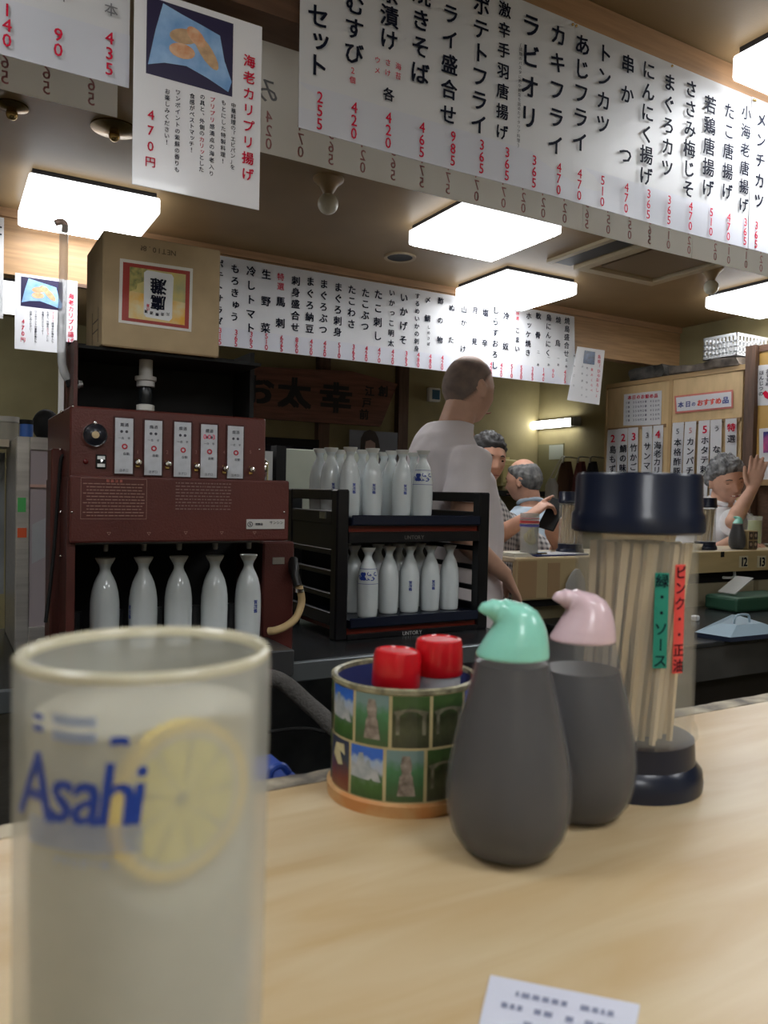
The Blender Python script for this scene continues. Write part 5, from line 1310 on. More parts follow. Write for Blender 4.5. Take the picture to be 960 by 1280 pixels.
def bundle(name, lab, y0, y1, z0, z1, m, x0=XC-.01, x1=XC+.36):
    bm = box(B(), x0, x1, y0, y1, z0, z1); bmesh.ops.subdivide_edges(bm, edges=bm.edges[:], cuts=5, use_grid_fill=True)
    for v in bm.verts:
        if v.co.z > z0+.001: v.co += Vector((noise.noise(v.co*14)*.02, noise.noise(v.co*15+Vector((3, 0, 0)))*.02, noise.noise(v.co*13+Vector((9, 0, 0)))*.012))
        v.co.z = max(z0, v.co.z)
    o = obj(name, bm, m); tag(o, lab, 'bundle'); return o
bundle('rolled_mat', 'flattened grey brown rolled mat on the cupboard under the basket', yb_+.03, ya, zC+.0005, zC+.045, mat('mat_grey', (.15, .125, .10), .9, c2=(.05, .04, .035), vscale=22))
ya, yb_ = at(790, 468, 'x', XC+.01).y, at(830, 460, 'x', XC+.01).y
bundle('cloth_bundle', 'crumpled dark grey bag on the left top of the cupboard', yb_, ya, zC+.0005, zC+.075, mat('bundle_dark', (.09, .08, .07), .8, c2=(.03, .03, .028), vscale=20))

# ================================================================== FAR COUNTER
t = thing('far_counter', 'pale wooden counter opposite with number tags 12 and 13', 'counter', (3.0, 2.4, 0))
M_fasc = mat('counter_fascia', (.50, .38, .19), .5, var=.07, vscale=5, stretch=(.8, 4, 6))
M_ctop = mat('far_counter_top', (.56, .48, .33), .3)
YE = 2.195
obj('counter_top', box(B(), 2.32, 3.78, YE, YE+.26, ZC-.02, ZC, bev=.003), M_ctop, t)
obj('fascia', box(B(), 2.32, 3.78, YE-.012, YE+.01, at(900, 715, 'y', YE).z, ZC-.001, bev=.002), M_fasc, t)
obj('dark_recess', box(B(), 2.32, 3.78, YE+.06, YE+.07, .86, at(900, 712, 'y', YE).z+.02), M_dark, t)
obj('lower_panel', box(B(), 2.32, 3.78, YE+.035, YE+.05, 0, at(900, 728, 'y', YE+.04).z), mat('panel_beige', (.33, .29, .19), .6, var=.08, vscale=3), t)
obj('panel_stile', box(B(), at(943, 740, 'y', YE+.03).x, at(948, 740, 'y', YE+.03).x, YE+.031, YE+.035, .80, at(900, 728, 'y', YE+.04).z), mat('stile_beige', (.25, .21, .13), .6), t)
def tagn(s, px):
    a, b = at(px-5.2, 695, 'y', YE-.014), at(px+5.2, 709, 'y', YE-.014)
    f = obj('number_tag', box(B(), a.x, b.x, YE-.0145, YE-.012, b.z, a.z, bev=.0008), mat('tag_cream', (.62, .56, .38), .4), t)
    letters('tag_lettering', hrow(s, ((a.x+b.x)/2, YE-.0155, (a.z+b.z)/2), .046, (1, 0, 0), sp=.45), M_ink, f, bold=.04)
tagn('12', 929.5); tagn('13', 952)
obj('black_clip', box(B(), at(901, 693, 'y', YE-.012).x, at(904.5, 693, 'y', YE-.012).x, YE-.016, YE-.012, at(902, 696, 'y', YE).z, ZC-.001), M_dark, t)
obj('bent_pipe', tube(B(), smoothpath([at(918, 714, 'y', YE+.02), at(918, 720, 'y', YE+.02), at(914, 722, 'y', YE+.02), at(904, 722, 'y', YE+.02)], 4), .006, n=8), M_white, t)
# left part of the far counter with rounded corner
t = thing('far_counter_end', 'rounded left end of the far counter patched with brown tape', 'counter', (2.0, 2.4, 0))
xl, xr = at(644, 700, 'y', YE-.02).x, 2.31
zfb = at(670, 750, 'y', YE-.02).z
obj('counter_top', box(B(), xl, xr, YE-.02, YE+.26, ZC-.02, ZC, bev=.004), M_ctop, t)
obj('fascia', box(B(), xl, xr, YE-.032, YE-.0, zfb, ZC-.001, bev=.010, seg=3), mat('fascia_left', (.48, .37, .20), .5, var=.06, vscale=5), t)
for pa, pb in ((647, 670), (684, 699)):
    obj('tape_patch', box(B(), at(pa, 725, 'y', YE-.03).x, at(pb, 725, 'y', YE-.03).x, YE-.0335, YE-.032, zfb+.01, ZC-.012-.01*(pa > 660)), mat('tape_brown', (.38, .25, .13), .45), t)
obj('support_arm', box(B(), at(650, 760, 'y', YE).x, at(705, 760, 'y', YE).x, YE, YE+.03, zfb-.028, zfb), M_dark, t)
obj('support_leg', box(B(), at(650, 760, 'y', YE).x, at(660, 760, 'y', YE).x, YE, YE+.03, 0, zfb-.028), M_dark, t)
obj('back_panel', box(B(), at(658, 760, 'y', YE+.05).x, xr, YE+.05, YE+.06, 0, zfb), mat('panel_beige2', (.30, .255, .15), .6, var=.08, vscale=3), t)
bm = B(); q = at(720, 745, 'y', YE-.06); ball(bm, (q.x, YE-.055, q.z+.02), .05, sy=.3, sz=1.5, n=12)
for v in bm.verts: v.co += Vector((noise.noise(v.co*30)*.012, 0, noise.noise(v.co*25)*.012))
tag(obj('plastic_bag', bm, mat('bag_clear', (.45, .44, .42), .35, alpha=.6), smooth=True), 'crumpled clear plastic bag hanging at the far counter beside the jar', 'bag')
# jars and glasses on it
p = at(725, 693, 'z', ZC); chop_jar('chopstick jar on the far counter beside the back-turned man', p.x, p.y+.055, ZC, 1.0, 26, 4, 'chopsticks in the far left jar', 'bamboo chopstick in the jar beside the back-turned man')
p = at(896, 688, 'z', ZC); chop_jar('chopstick jar with blue lid in front of the smiling man', p.x, YE+.10, ZC, .95, 26, 5, 'chopsticks in the far right jar', 'bamboo chopstick in the jar before the smiling man')
p = at(921, 688, 'y', YE+.07); sauce_bottle('small dark sauce bottle with mint cap before the smiling man', p.x, YE+.07, ZC, M_mint, 'mint green cap', .117, camr, k=.95)
def glass_far(lab, px, y, r, h, liq, lt, extras):
    x = at(px, 670, 'y', y).x; t = thing('drinking_glass', lab, 'glass', (x, y, ZC))
    obj('glass_body', lathe(B(), [(0, ZC), (r*.94, ZC), (r, ZC+h), (r-.002, ZC+h), (r*.94-.002, ZC+.008), (0, ZC+.008)], (x, y, 0), n=28, cap=False), mat('tumbler', (.55, .55, .52), .12, alpha=.35), t, smooth=True)
    obj('drink', lathe(B(), [(0, ZC+.0085), (r*.93-.003, ZC+.0085), (r-.0035, ZC+lt), (0, ZC+lt)], (x, y, 0), n=24, cap=False), liq, t, smooth=True)
    for nm, z0, z1, m in extras: obj(nm, lathe(B(), [(r*.985+.0008, ZC+z0), (r*.995+.0008, ZC+z1)], (x, y, 0), n=28, cap=False), m, t, smooth=True)
    return t, x
t, x = glass_far('tall glass with red and blue bands and lemon before the phone man', 661.5, YE+.055, .0355, .155, mat('clear_drink', (.5, .5, .47), .3, alpha=.35), .105, (('red_band', .118, .128, mat('band_red', (.62, .08, .08), .4)), ('blue_band', .106, .114, mat('band_blue', (.12, .12, .45), .4)), ('red_band', .133, .139, mat('band_pale', (.6, .3, .3), .4))))
bm = B(); 
for k in range(3): lathe(bm, [(.0, 0), (.026, 0), (.026, .006), (0, .006)], (x-.004+.005*k, YE+.05, ZC+.06+.014*k), n=14, cap=False, mtx=Matrix.Rotation(R(60+25*k), 4, 'X') @ Matrix.Rotation(.4*k, 4, 'Y'))
obj('lemon_slices', bm, mat('far_lemon', (.85, .70, .08), .4), t)
glass_far('glass of bright yellow green drink before the smiling man', 943, YE+.16, .034, .145, mat('lime_drink', (.55, .66, .04), .3), .125, ())
glass_far('empty looking glass behind the yellow green drink', 931, YE+.24, .033, .155, mat('clear_drink', (.5, .5, .47), .3, alpha=.35), .03, ())
x = at(935, 680, 'y', YE+.05).x
t = thing('patterned_caddy', 'small brown patterned box beside the dark sauce bottle', 'box', (x, YE+.05, ZC))
obj('box_body', box(B(), x-.032, x+.032, YE+.025, YE+.085, ZC, ZC+.085, bev=.003), mat('pattern_brown', (.34, .25, .12), .5), t)
for k in range(4):
    xx, zz = x-.016+.032*(k % 2), ZC+.022+.040*(k//2)
    bm = box(B(), xx-.0135, xx+.0135, YE+.0242, YE+.025, zz-.017, zz+.017); o = obj('picture_tile', bm, mat('tile_dark', (.07, .05, .04), .5), t)
    bm = B(); lathe(bm, [(0, 0), (.008, 0), (.008, .0005)], (xx, YE+.0240, zz+.002), n=12, mtx=Matrix.Rotation(R(90), 4, 'X'), cap=False); obj('picture_motif', bm, mat('tile_pale', (.45, .34, .24), .5), o)
x = at(868, 684, 'y', YE+.1).x
tag(obj('ashtray', lathe(B(), [(0, ZC), (.03, ZC), (.036, ZC+.012), (.04, ZC+.028), (.036, ZC+.028), (.03, ZC+.010), (0, ZC+.010)], (x, YE+.1, 0), n=24, cap=False), M_chrome, smooth=True), 'small shiny metal ashtray on the far counter beside the near jar', 'ashtray')
x = at(975, 684, 'y', YE+.1).x
t = thing('food_plate', 'pale plate with red food at the right edge of the far counter', 'plate', (x, YE+.1, ZC))
obj('plate', lathe(B(), [(0, ZC), (.05, ZC), (.075, ZC+.014), (.07, ZC+.014), (.048, ZC+.005), (0, ZC+.005)], (x, YE+.1, 0), n=28, cap=False), M_porc, t, smooth=True)
bm = B(); random.seed(9)
for k in range(7): ball(bm, (x+random.uniform(-.03, .03), YE+.1+random.uniform(-.03, .03), ZC+.02+random.uniform(0, .02)), .017, sz=.7, n=8)
tag(obj('red_food', bm, mat('food_red', (.32, .05, .05), .4), t, smooth=True), kind='stuff')
# clipboard and papers
a = at(652, 694, 'z', ZC+.004)
x0 = at(668, 697, 'y', YE+.02).x
t = thing('order_clipboard', 'dark blue clipboard with white sheet lying on far counter edge', 'clipboard', (x0+.05, YE+.06, ZC))
obj('board', box(B(), x0-.02, x0+.235, YE-.015, YE+.11, ZC+.0005, ZC+.005, bev=.001), mat('clip_blue', (.03, .04, .16), .4), t)
obj('sheet', box(B(), x0+.02, x0+.23, YE-.011, YE+.10, ZC+.0052, ZC+.007), M_paper, t)
obj('clip', box(B(), x0-.005, x0+.045, YE+.0, YE+.09, ZC+.0052, ZC+.013, bev=.003), M_chrome, t)
x1 = at(650, 694, 'y', YE+.02).x
bm = B(); 
for k in range(4): box(bm, xl+.005+.004*k, x0-.03-.003*k, YE-.01+.004*k, YE+.10-.003*k, ZC+.0005+.003*k, ZC+.003+.003*k)
tag(obj('paper_stack', bm, mat('paper_cream', (.60, .57, .48), .6)), 'thin pile of order papers left of the blue clipboard', 'papers')
# ================================================================== PEOPLE
def g1(x, s): return math.exp(-(x/s)**2)
def head_point(n, grow=0.0, smile=0.0):
    x, y, z = n
    px, py, pz = x*.076, y*.097, z*.118
    if z < 0:
        px *= 1-.28*(-z)**1.7
        if y < 0 and z < -.15: py *= 1-.42*min(1, (-z-.15)/.75)
        if y > 0: py += .010*z*z*y
    else: px *= 1+.04*(1-z)
    if y > .15:
        f = min(1, (y-.15)/.35); u, v = px, pz; au = abs(u)
        t = (.014-v)/.050; d = 0
        if t > 0: d += (.023*min(1, t)**1.2 if t < 1 else .023*g1(v+.036, .007))*g1(u, .0105)
        d += .007*g1(au-.013, .007)*g1(v+.034, .007)
        d -= .009*g1(au-.031, .014)*g1(v-.001, .010)
        d += .0045*g1(au-.028, .020)*g1(v-.021, .008)
        d += (.005+.005*smile)*g1(au-.041, .017)*g1(v+.026-.004*smile, .018)
        d += .006*g1(u, .024)*g1(v+.064, .010)
        d -= .004*g1(u, .022)*g1(v+.064-.2*smile*au, .0026)
        d -= .003*smile*g1(au-.028, .004)*g1(v+.052, .014)
        d += .008*g1(u, .018)*g1(v+.098, .013)
        py += d*f
    p = Vector((px, py, pz)); return p + Vector((x*.9, y*.9, z)).normalized()*grow
def head_shell(bm, H, nlat=44, nlon=56, grow=None, smile=0):
    rings = []
    for i in range(1, nlat):
        th = math.pi*i/nlat; ring = []
        for j in range(nlon):
            ph = 2*math.pi*j/nlon; n = (math.sin(th)*math.cos(ph), math.sin(th)*math.sin(ph), math.cos(th))
            ring.append(bm.verts.new(H @ head_point(n, grow(n) if grow else 0, smile)))
        rings.append(ring)
    top = bm.verts.new(H @ head_point((0, 0, 1), grow((0, 0, 1)) if grow else 0)); bot = bm.verts.new(H @ head_point((0, 0, -1), grow((0, 0, -1)) if grow else 0))
    for a, b in zip(rings, rings[1:]):
        for k in range(nlon): bm.faces.new((a[k], b[k], b[(k+1) % nlon], a[(k+1) % nlon]))
    for k in range(nlon):
        bm.faces.new((top, rings[0][k], rings[0][(k+1) % nlon])); bm.faces.new((bot, rings[-1][(k+1) % nlon], rings[-1][k]))
def shell_dirs(nlat, nlon):
    out = []
    for i in range(1, nlat):
        th = math.pi*i/nlat
        for j in range(nlon): ph = 2*math.pi*j/nlon; out.append((math.sin(th)*math.cos(ph), math.sin(th)*math.sin(ph), math.cos(th)))
    return out+[(0, 0, 1), (0, 0, -1)]
def loft(bm, rings, n=28, p=2.3):
    """rings: (z, cx, cy, rx, ry) superellipse torso"""
    R_ = []
    for z, cx_, cy_, rx_, ry_ in rings:
        r = []
        for k in range(n):
            a = 2*math.pi*k/n; c, s = math.cos(a), math.sin(a)
            r.append(bm.verts.new((cx_+rx_*math.copysign(abs(c)**(2/p), c), cy_+ry_*math.copysign(abs(s)**(2/p), s), z)))
        R_.append(r)
    for a, b in zip(R_, R_[1:]):
        for k in range(n): bm.faces.new((a[k], a[(k+1) % n], b[(k+1) % n], b[k]))
    bm.faces.new(R_[0][::-1]); bm.faces.new(R_[-1])
def hand(bm, M, side=1, curl=(.25, .3, .3), thumb=.6, spread=.06, curls=None):
    """M: wrist frame, +Y fingers, +Z back of the hand, thumb towards side*X"""
    def tr(p): return M @ Vector((p[0]*side, p[1], p[2]))
    rings = [(-.01, .026, .019), (.01, .028, .018), (.045, .037, .0145), (.080, .040, .0125), (.092, .037, .010)]
    prev = None; n = 14; rr = []
    for y, a, b in rings:
        rr.append([bm.verts.new(tr((a*math.cos(2*math.pi*k/n), y, b*math.sin(2*math.pi*k/n)))) for k in range(n)])
    for a, b in zip(rr, rr[1:]):
        for k in range(n): bm.faces.new((a[k], a[(k+1) % n], b[(k+1) % n], b[k]))
    bm.faces.new(rr[0][::-1]); bm.faces.new(rr[-1])
    for i, (x, L_, r) in enumerate(((.029, .074, .0092), (.0098, .083, .0095), (-.0098, .077, .0092), (-.028, .060, .0082))):
        cu = curls[i] if curls else curl; sp = spread*(1.5-i)
        p = Vector((x, .084, 0)); an = 0; pts = [p.copy()]; rads = [r*1.05]
        for q, fr in enumerate((.44, .31, .25)):
            an += cu[q]; d = Vector((math.sin(sp), math.cos(an), -math.sin(an))).normalized()
            p = p + d*L_*fr; pts.append(p.copy()); rads.append(r*(.98, .93, .84)[q])
        tube(bm, [tr(v) for v in pts], rads, n=10)
        ball(bm, tr(pts[-1]), rads[-1], n=8)
    p = Vector((.024, .022, -.004)); d1 = Vector((math.sin(thumb), math.cos(thumb), -.25)).normalized(); d2 = Vector((math.sin(thumb*.55), math.cos(thumb*.55), -.35)).normalized()
    pts = [p, p+d1*.036, p+d1*.036+d2*.030, p+d1*.036+d2*.050]
    tube(bm, [tr(v) for v in pts], [.0135, .0115, .0098, .0075], n=10); ball(bm, tr(pts[-1]), .0075, n=8)
def frame(origin, ydir, zdir):
    y = Vector(ydir).normalized(); z = Vector(zdir); z = (z-y*z.dot(y)).normalized(); x = y.cross(z)
    m = Matrix((x, y, z)).transposed().to_4x4(); m.translation = Vector(origin); return m
def person(name, label, loc, facing, parts, head, hair, cloth, legs, extra=None, skin=None, smile=0, bald=0, voxel=.0055, collar=False):
    """parts: dict of joints in local space; facing: azimuth of the chest in degrees"""
    rz = R(facing-90); W = Matrix.Translation(loc) @ Matrix.Rotation(rz, 4, 'Z'); WI = W.inverted()
    t = thing(name, label, 'person', loc); t.rotation_euler = (0, 0, rz)
    def add(nm, bm, m, vox=None, smooth=True, par=None, it=3):
        bmesh.ops.recalc_face_normals(bm, faces=bm.faces)
        me = bpy.data.meshes.new(nm); bm.to_mesh(me); bm.free(); o = link(nm, me, m, par or t)
        if vox:
            md = o.modifiers.new('f', 'REMESH'); md.mode = 'VOXEL'; md.voxel_size = vox
            if it: sm = o.modifiers.new('s', 'SMOOTH'); sm.iterations = it; sm.factor = .5
            apply_mods(o)
        for p in o.data.polygons: p.use_smooth = True
        if len(o.data.materials) == 0: o.data.materials.append(m)
        return o
    L = lambda p: WI @ Vector(p)          # world -> local
    hc, yaw, pit, rol = head              # local head centre and its turn
    H = Matrix.Translation(hc) @ Matrix.Rotation(R(yaw), 4, 'Z') @ Matrix.Rotation(R(pit), 4, 'X') @ Matrix.Rotation(R(rol), 4, 'Y')
    bm = B(); head_shell(bm, H, smile=smile)
    for s in (-1, 1):
        e = H @ Matrix.Translation((s*.076, -.006, -.008)) @ Matrix.Rotation(s*R(-18), 4, 'Z') @ Matrix.Rotation(R(10), 4, 'X')
        ball(bm, (0, 0, 0), 1, n=12); vs = [v for v in bm.verts][-(12*7+2):]
        for v in vs: v.co = e @ Vector((v.co.x*.008, v.co.y*.019, v.co.z*.031))
        tube(bm, [e @ Vector((s*.008, .014*math.cos(a)-.002, .027*math.sin(a))) for a in [R(d) for d in range(-100, 200, 25)]], .0042, n=6)
    nb = parts['neck']
    tube(bm, [nb+Vector((0, 0, -.04)), nb+Vector((0, .0, .0)), H @ Vector((0, -.022, -.055)), H @ Vector((0, -.01, -.02))], [.068, .060, .056, .05], n=18)
    loft(bm, parts['torso'])
    for s in ('l', 'r'):
        a = parts.get('arm_'+s)
        if a is None: continue
        sh, el, wr = a[:3]
        tube(bm, [sh, sh.lerp(el, .35), sh.lerp(el, .8), el, el.lerp(wr, .25), el.lerp(wr, .7), wr], [.048, .046, .039, .036, .039, .031, .025], n=16)
        ball(bm, el, .037, n=12)
        if len(a) > 3: hand(bm, frame(wr, a[3], a[4]), **a[5])
    for q in legs:
        tube(bm, q[0], q[1], n=14)
    add('body', bm, skin or M_skin, voxel, it=1)
    # hair
    if hair:
        bm = B(); soft = hair.get('soft')
        head_shell(bm, H, 60, 72, grow=(lambda n: .0022) if soft else hair['grow'])
        if soft:
            cov = [max(0, min(1, (hair['grow'](n)+.003)/.0042)) for n in shell_dirs(60, 72)]
            lay = bm.verts.layers.float.new('cover')
            for v, c_ in zip(bm.verts, cov): v[lay] = c_
        add('hair', bm, hair['mat'])
    # face
    for s in (-1, 1):
        bm = B(); ball(bm, (0, 0, 0), 1, n=10)
        for v in bm.verts: v.co = H @ Vector((s*.031+v.co.x*.0115, .0815+v.co.y*.004, .000+v.co.z*(.0016 if smile else .0042)))
        add('eye', bm, mat('eye_dark', (.015, .010, .008), .25))
        bm = B(); tube(bm, [H @ Vector((s*u, y, z)) for u, y, z in ((.016, .0935, .019), (.030, .0905, .0225), (.044, .080, .018))], [.0028, .0032, .002], n=6)
        add('eyebrow', bm, hair['brow'] if hair and 'brow' in hair else mat('brow_dark', (.03, .022, .018), .8))
    bm = B()
    pts = [H @ Vector((u, .1005-12*u*u+.002, -.064+ (6*u*u if smile else 0))) for u in [(-.022-.008*smile+(.0044+.0016*smile)*i) for i in range(11)]]
    tube(bm, pts, [.0012+.0022*math.sin(math.pi*i/10)*(1.6 if smile else .6) for i in range(11)], n=6); add('mouth', bm, mat('lip', (.30, .09, .07), .5))
    if smile:
        bm = B(); pts = [H @ Vector((u, .1035-12*u*u, -.0625+6*u*u)) for u in [(-.022+.0055*i) for i in range(9)]]
        tube(bm, pts, .0026, n=6); add('teeth', bm, mat('teeth', (.7, .66, .55), .3))
    # clothes
    bm = B(); k = cloth['k']
    loft(bm, [(z, cx_, cy_, rx_+k, ry_+k) for z, cx_, cy_, rx_, ry_ in cloth['torso']], p=2.2)
    for s in ('l', 'r'):
        a = parts.get('arm_'+s)
        if a is None: continue
        sh, el, wr = a[:3]; f = cloth['sleeve']; sl = cloth['slr']
        if f <= 1: tube(bm, [sh+(sh-el).normalized()*.03+Vector((0, 0, -.01)), sh, sh.lerp(el, f*.5), sh.lerp(el, f)], [sl*.8, sl, sl*1.05, sl*1.12], n=18)
        else: tube(bm, [sh, sh.lerp(el, .5), el, el.lerp(wr, f-1)], [sl, sl*.95, sl*.9, sl*.8], n=18)
    fold = cloth.get('fold', .004)
    o = add('shirt', bm, cloth['mat'], .008, it=3)
    NRM = [v.normal.copy() for v in o.data.vertices]
    for v, nv in zip(o.data.vertices, NRM):
        q = v.co; w_ = noise.noise(Vector((q.x*9, q.y*9, q.z*4)))*fold*1.6 + noise.noise(q*22)*fold*.6
        v.co = q + nv*w_
    if collar:
        bm = B()
        pts = [nb+Vector((.066*math.cos(a), .060*math.sin(a)+.004, .018-.020*math.sin(a))) for a in [R(d) for d in range(-250, 71, 20)]]
        tube(bm, pts, .012, n=10); add('collar', bm, cloth['mat'])
    if cloth.get('pants'):
        bm = B()
        for q in legs: tube(bm, q[0][:-1], [r+.014 for r in q[1][:-1]], n=16)
        zz = cloth['torso'][0][0]; r0_ = cloth['torso'][0]
        loft(bm, [(zz-.055, r0_[1], r0_[2], r0_[3]*.96, r0_[4]*.96), (zz+.03, r0_[1], r0_[2], r0_[3]*.98, r0_[4]*.98)])
        add('trousers', bm, cloth['pants'], .010, it=2)
        bm = B()
        for q in legs: e = q[0][-1]; ball(bm, (e.x, e.y+.05, .045), 1, n=12); 
        for i, v in enumerate(bm.verts):
            e = legs[0][0][-1] if i < len(bm.verts)//2 else legs[1][0][-1]
            c = Vector((e.x, e.y+.05, .045)); d = v.co-c; v.co = c+Vector((d.x*.045, d.y*.13, d.z*.045))
        add('shoe', bm, M_dark)['kind'] = 'stuff'
    if extra: extra(t, add, H, L)
    return t, W
V = Vector
def hmask(zf, zs, zb, h, hn=.006, top=2, seed=0):
    def f(n):
        x, y, z = n; yy = max(-1, min(1, y*1.15))
        lim = zs+(zf-zs)*max(0, (yy-.05)/.95)**.55 if yy > .05 else zs+(zb-zs)*max(0, -yy)**.8
        m = 1/(1+math.exp(-(z-lim)*22))
        if top < 2: m *= 1/(1+math.exp((z-top)*18))
        nn = noise.noise(Vector((x*5+seed, y*5, z*9)))
        return -.006*(1-m)+m*(h+hn*nn+hn*.6*noise.noise(Vector((x*16+seed, y*16, z*16))))
    return f
# ---- the cook, seen from behind his right shoulder
d_ = 2.70; cp = EYE + (FW+RT*((563-480)/980))*d_
S0 = lambda z0, z1: None
torso = [(.86, 0, .02, .155, .125), (1.0, 0, .03, .150, .130), (1.15, 0, .028, .160, .127), (1.30, 0, .0, .175, .118), (1.39, 0, -.028, .165, .094), (1.45, 0, -.03, .115, .070), (1.495, 0, -.005, .058, .055)]
hc = V((.0, .058, 1.612))
legs = [([V((s*.09, 0, .90)), V((s*.095, .01, .5)), V((s*.10, -.01, .09)), V((s*.10, 0, .05))], [.085, .062, .042, .04]) for s in (-1, 1)]
cook_hand = dict(side=-1, curl=(.25, .35, .3), thumb=.5)
stub = mat('shaved_hair', (.27, .205, .17), .8, c2=(.19, .15, .13), vscale=30)
N, L_, pb = nodes_of(stub); atn = N.new('ShaderNodeAttribute'); atn.attribute_name = 'cover'; mm_ = N.new('ShaderNodeMath'); mm_.operation = 'MULTIPLY'; mm_.inputs[1].default_value = .85
L_.new(atn.outputs['Fac'], mm_.inputs[0]); L_.new(mm_.outputs[0], pb.inputs['Alpha'])
def apron(t, add, H, L):
    pass
person('person', 'bald cook in white T-shirt standing with his back turned behind the sake rack', (cp.x, cp.y, 0), -8,
       dict(neck=V((0, .012, 1.49)), torso=torso, arm_r=(V((.185, -.025, 1.375)), V((.22, -.075, 1.12)), V((.19, .115, .985)), V((-.1, .55, -.8)), V((.3, .7, .5)), cook_hand),
            arm_l=(V((-.185, -.01, 1.375)), V((-.22, -.03, 1.12)), V((-.15, .14, 1.00)), V((.2, .9, -.3)), V((0, .3, 1)), dict(side=1, curl=(.4, .5, .4), thumb=.5))),
       (hc, 15, -6, 0), dict(grow=hmask(.62, .12, -.62, .0012, .0002, top=.80), mat=stub, soft=True), dict(torso=[(.80, 0, .03, .165, .135)]+torso[1:-1]+[(1.492, 0, .0, .068, .064)], k=.016, sleeve=.62, slr=.068, mat=mat('cook_shirt', (.84, .78, .80), .8, bump=.2, bscale=14), fold=.006, pants=mat('dark_trousers', (.03, .03, .035), .8)), legs, skin=mat('skin_cook', (.60, .36, .26), .5, var=.06, vscale=18, spec=.35), voxel=.006)
# ---- smiling grey haired man with the raised hand
mp_ = EYE + (FW+RT*((900-480)/980))*4.02; bx, by = mp_.x, mp_.y
ssc = [(.56, 0, 0, .16, .12), (.75, 0, .0, .155, .12), (.92, 0, 0, .168, .118), (1.06, 0, 0, .18, .108), (1.14, 0, -.005, .165, .088), (1.185, 0, -.005, .11, .066), (1.225, 0, .005, .055, .054)]
def seat_legs(): return [([V((s*.09, 0, .60)), V((s*.11, .36, .58)), V((s*.11, .34, .30)), V((s*.11, .32, .05))], [.085, .062, .048, .04]) for s in (-1, 1)]
rz = R(262-90); Wm = Matrix.Translation((bx, by, 0)) @ Matrix.Rotation(rz, 4, 'Z'); WI = Wm.inverted()
el = WI @ at(916, 652, 'y', by-.20); wr = WI @ at(940, 612, 'y', by-.235); tip = WI @ at(949, 575, 'y', by-.24)
camd = WI.to_3x3() @ (Vector((0, 0, 1.25))-Vector((bx, by, 1.25)))
hd = WI @ (at(910, 600, 'y', by-.06))
M_white2 = mat('white_collared_shirt', (.80, .80, .82), .8, var=.02, vscale=9, bump=.2, bscale=14)
person('person', 'smiling grey haired man in white shirt raising one hand behind the far counter', (bx, by, 0), 262,
       dict(neck=V((0, .01, 1.225)), torso=ssc, arm_l=(V((-.18, 0, 1.10)), el, wr, tip-wr, -camd, dict(side=1, curl=(.12, .15, .12), thumb=.55, spread=.09)),
            arm_r=(V((.18, 0, 1.10)), V((.25, .03, .90)), V((.14, .22, 1.055)), V((-.4, .9, 0)), V((0, 0, 1)), dict(side=-1, curl=(.3, .3, .3), thumb=.5))),
       (V((hd.x, .05, 1.352)), -16, -13, 10), dict(grow=hmask(.52, -.10, -.45, .016, .014, seed=3), mat=mat('grey_hair', (.26, .26, .26), .75, c2=(.07, .07, .075), vscale=38, stretch=(1, 1, .5)), brow=mat('grey_brow', (.12, .11, .10), .8)),
       dict(torso=ssc[:-1]+[(1.215, 0, .0, .062, .058)], k=.016, sleeve=.85, slr=.066, mat=M_white2, pants=mat('dark_trousers', (.03, .03, .035), .8)), seat_legs(), skin=M_skin2, smile=1, collar=True, voxel=.0055)
# ---- man in checked shirt looking at a phone
cp = EYE + (FW+RT*((602-480)/980))*3.50; bx, by = cp.x, cp.y
rz = R(290-90); Wm = Matrix.Translation((bx, by, 0)) @ Matrix.Rotation(rz, 4, 'Z'); WI = Wm.inverted()
mc = bpy.data.materials.new('checked_cloth'); mc.use_nodes = True; N, L_, pb = nodes_of(mc); pb.inputs['Roughness'].default_value = .8
tc = N.new('ShaderNodeTexCoord'); ck = None; prev = None
mp2 = N.new('ShaderNodeMapping'); mp2.inputs['Rotation'].default_value = (0, R(8), R(20)); L_.new(tc.outputs['Object'], mp2.inputs[0])
sepn = N.new('ShaderNodeSeparateXYZ'); L_.new(mp2.outputs[0], sepn.inputs[0]); acc = None
for ax in 'XZ':
    m1 = N.new('ShaderNodeMath'); m1.operation = 'MULTIPLY'; m1.inputs[1].default_value = 260; L_.new(sepn.outputs[ax], m1.inputs[0])
    m2 = N.new('ShaderNodeMath'); m2.operation = 'SINE'; L_.new(m1.outputs[0], m2.inputs[0])
    if acc: m3_ = N.new('ShaderNodeMath'); m3_.operation = 'ADD'; L_.new(acc, m3_.inputs[0]); L_.new(m2.outputs[0], m3_.inputs[1]); acc = m3_.outputs[0]
    else: acc = m2.outputs[0]
rp = N.new('ShaderNodeValToRGB'); e = rp.color_ramp.elements; e[0].position = .0; e[0].color = (.04, .04, .05, 1); e[1].position = .8; e[1].color = (.48, .46, .44, 1)
z = e.new(.3); z.color = (.20, .19, .19, 1)
mr = N.new('ShaderNodeMapRange'); mr.inputs['From Min'].default_value = -2; mr.inputs['From Max'].default_value = 2; L_.new(acc, mr.inputs[0]); L_.new(mr.outputs[0], rp.inputs[0]); L_.new(rp.outputs[0], pb.inputs['Base Color'])
ph = at(689, 640, 'y', 2.40)
wr_r = WI @ at(659, 647, 'y', 2.44); el_r = WI @ at(612, 676, 'y', 2.60); tp_r = WI @ at(684, 628, 'y', 2.42)
wr_l = WI @ at(697, 682, 'y', 2.46); el_l = WI @ at(690, 706, 'y', 2.74); tp_l = WI @ at(688, 645, 'y', 2.43)
hd = WI @ at(600, 573, 'y', by)
toc = WI.to_3x3() @ (Vector((0, 0, 1.25))-Vector((bx, by, 1.25)))
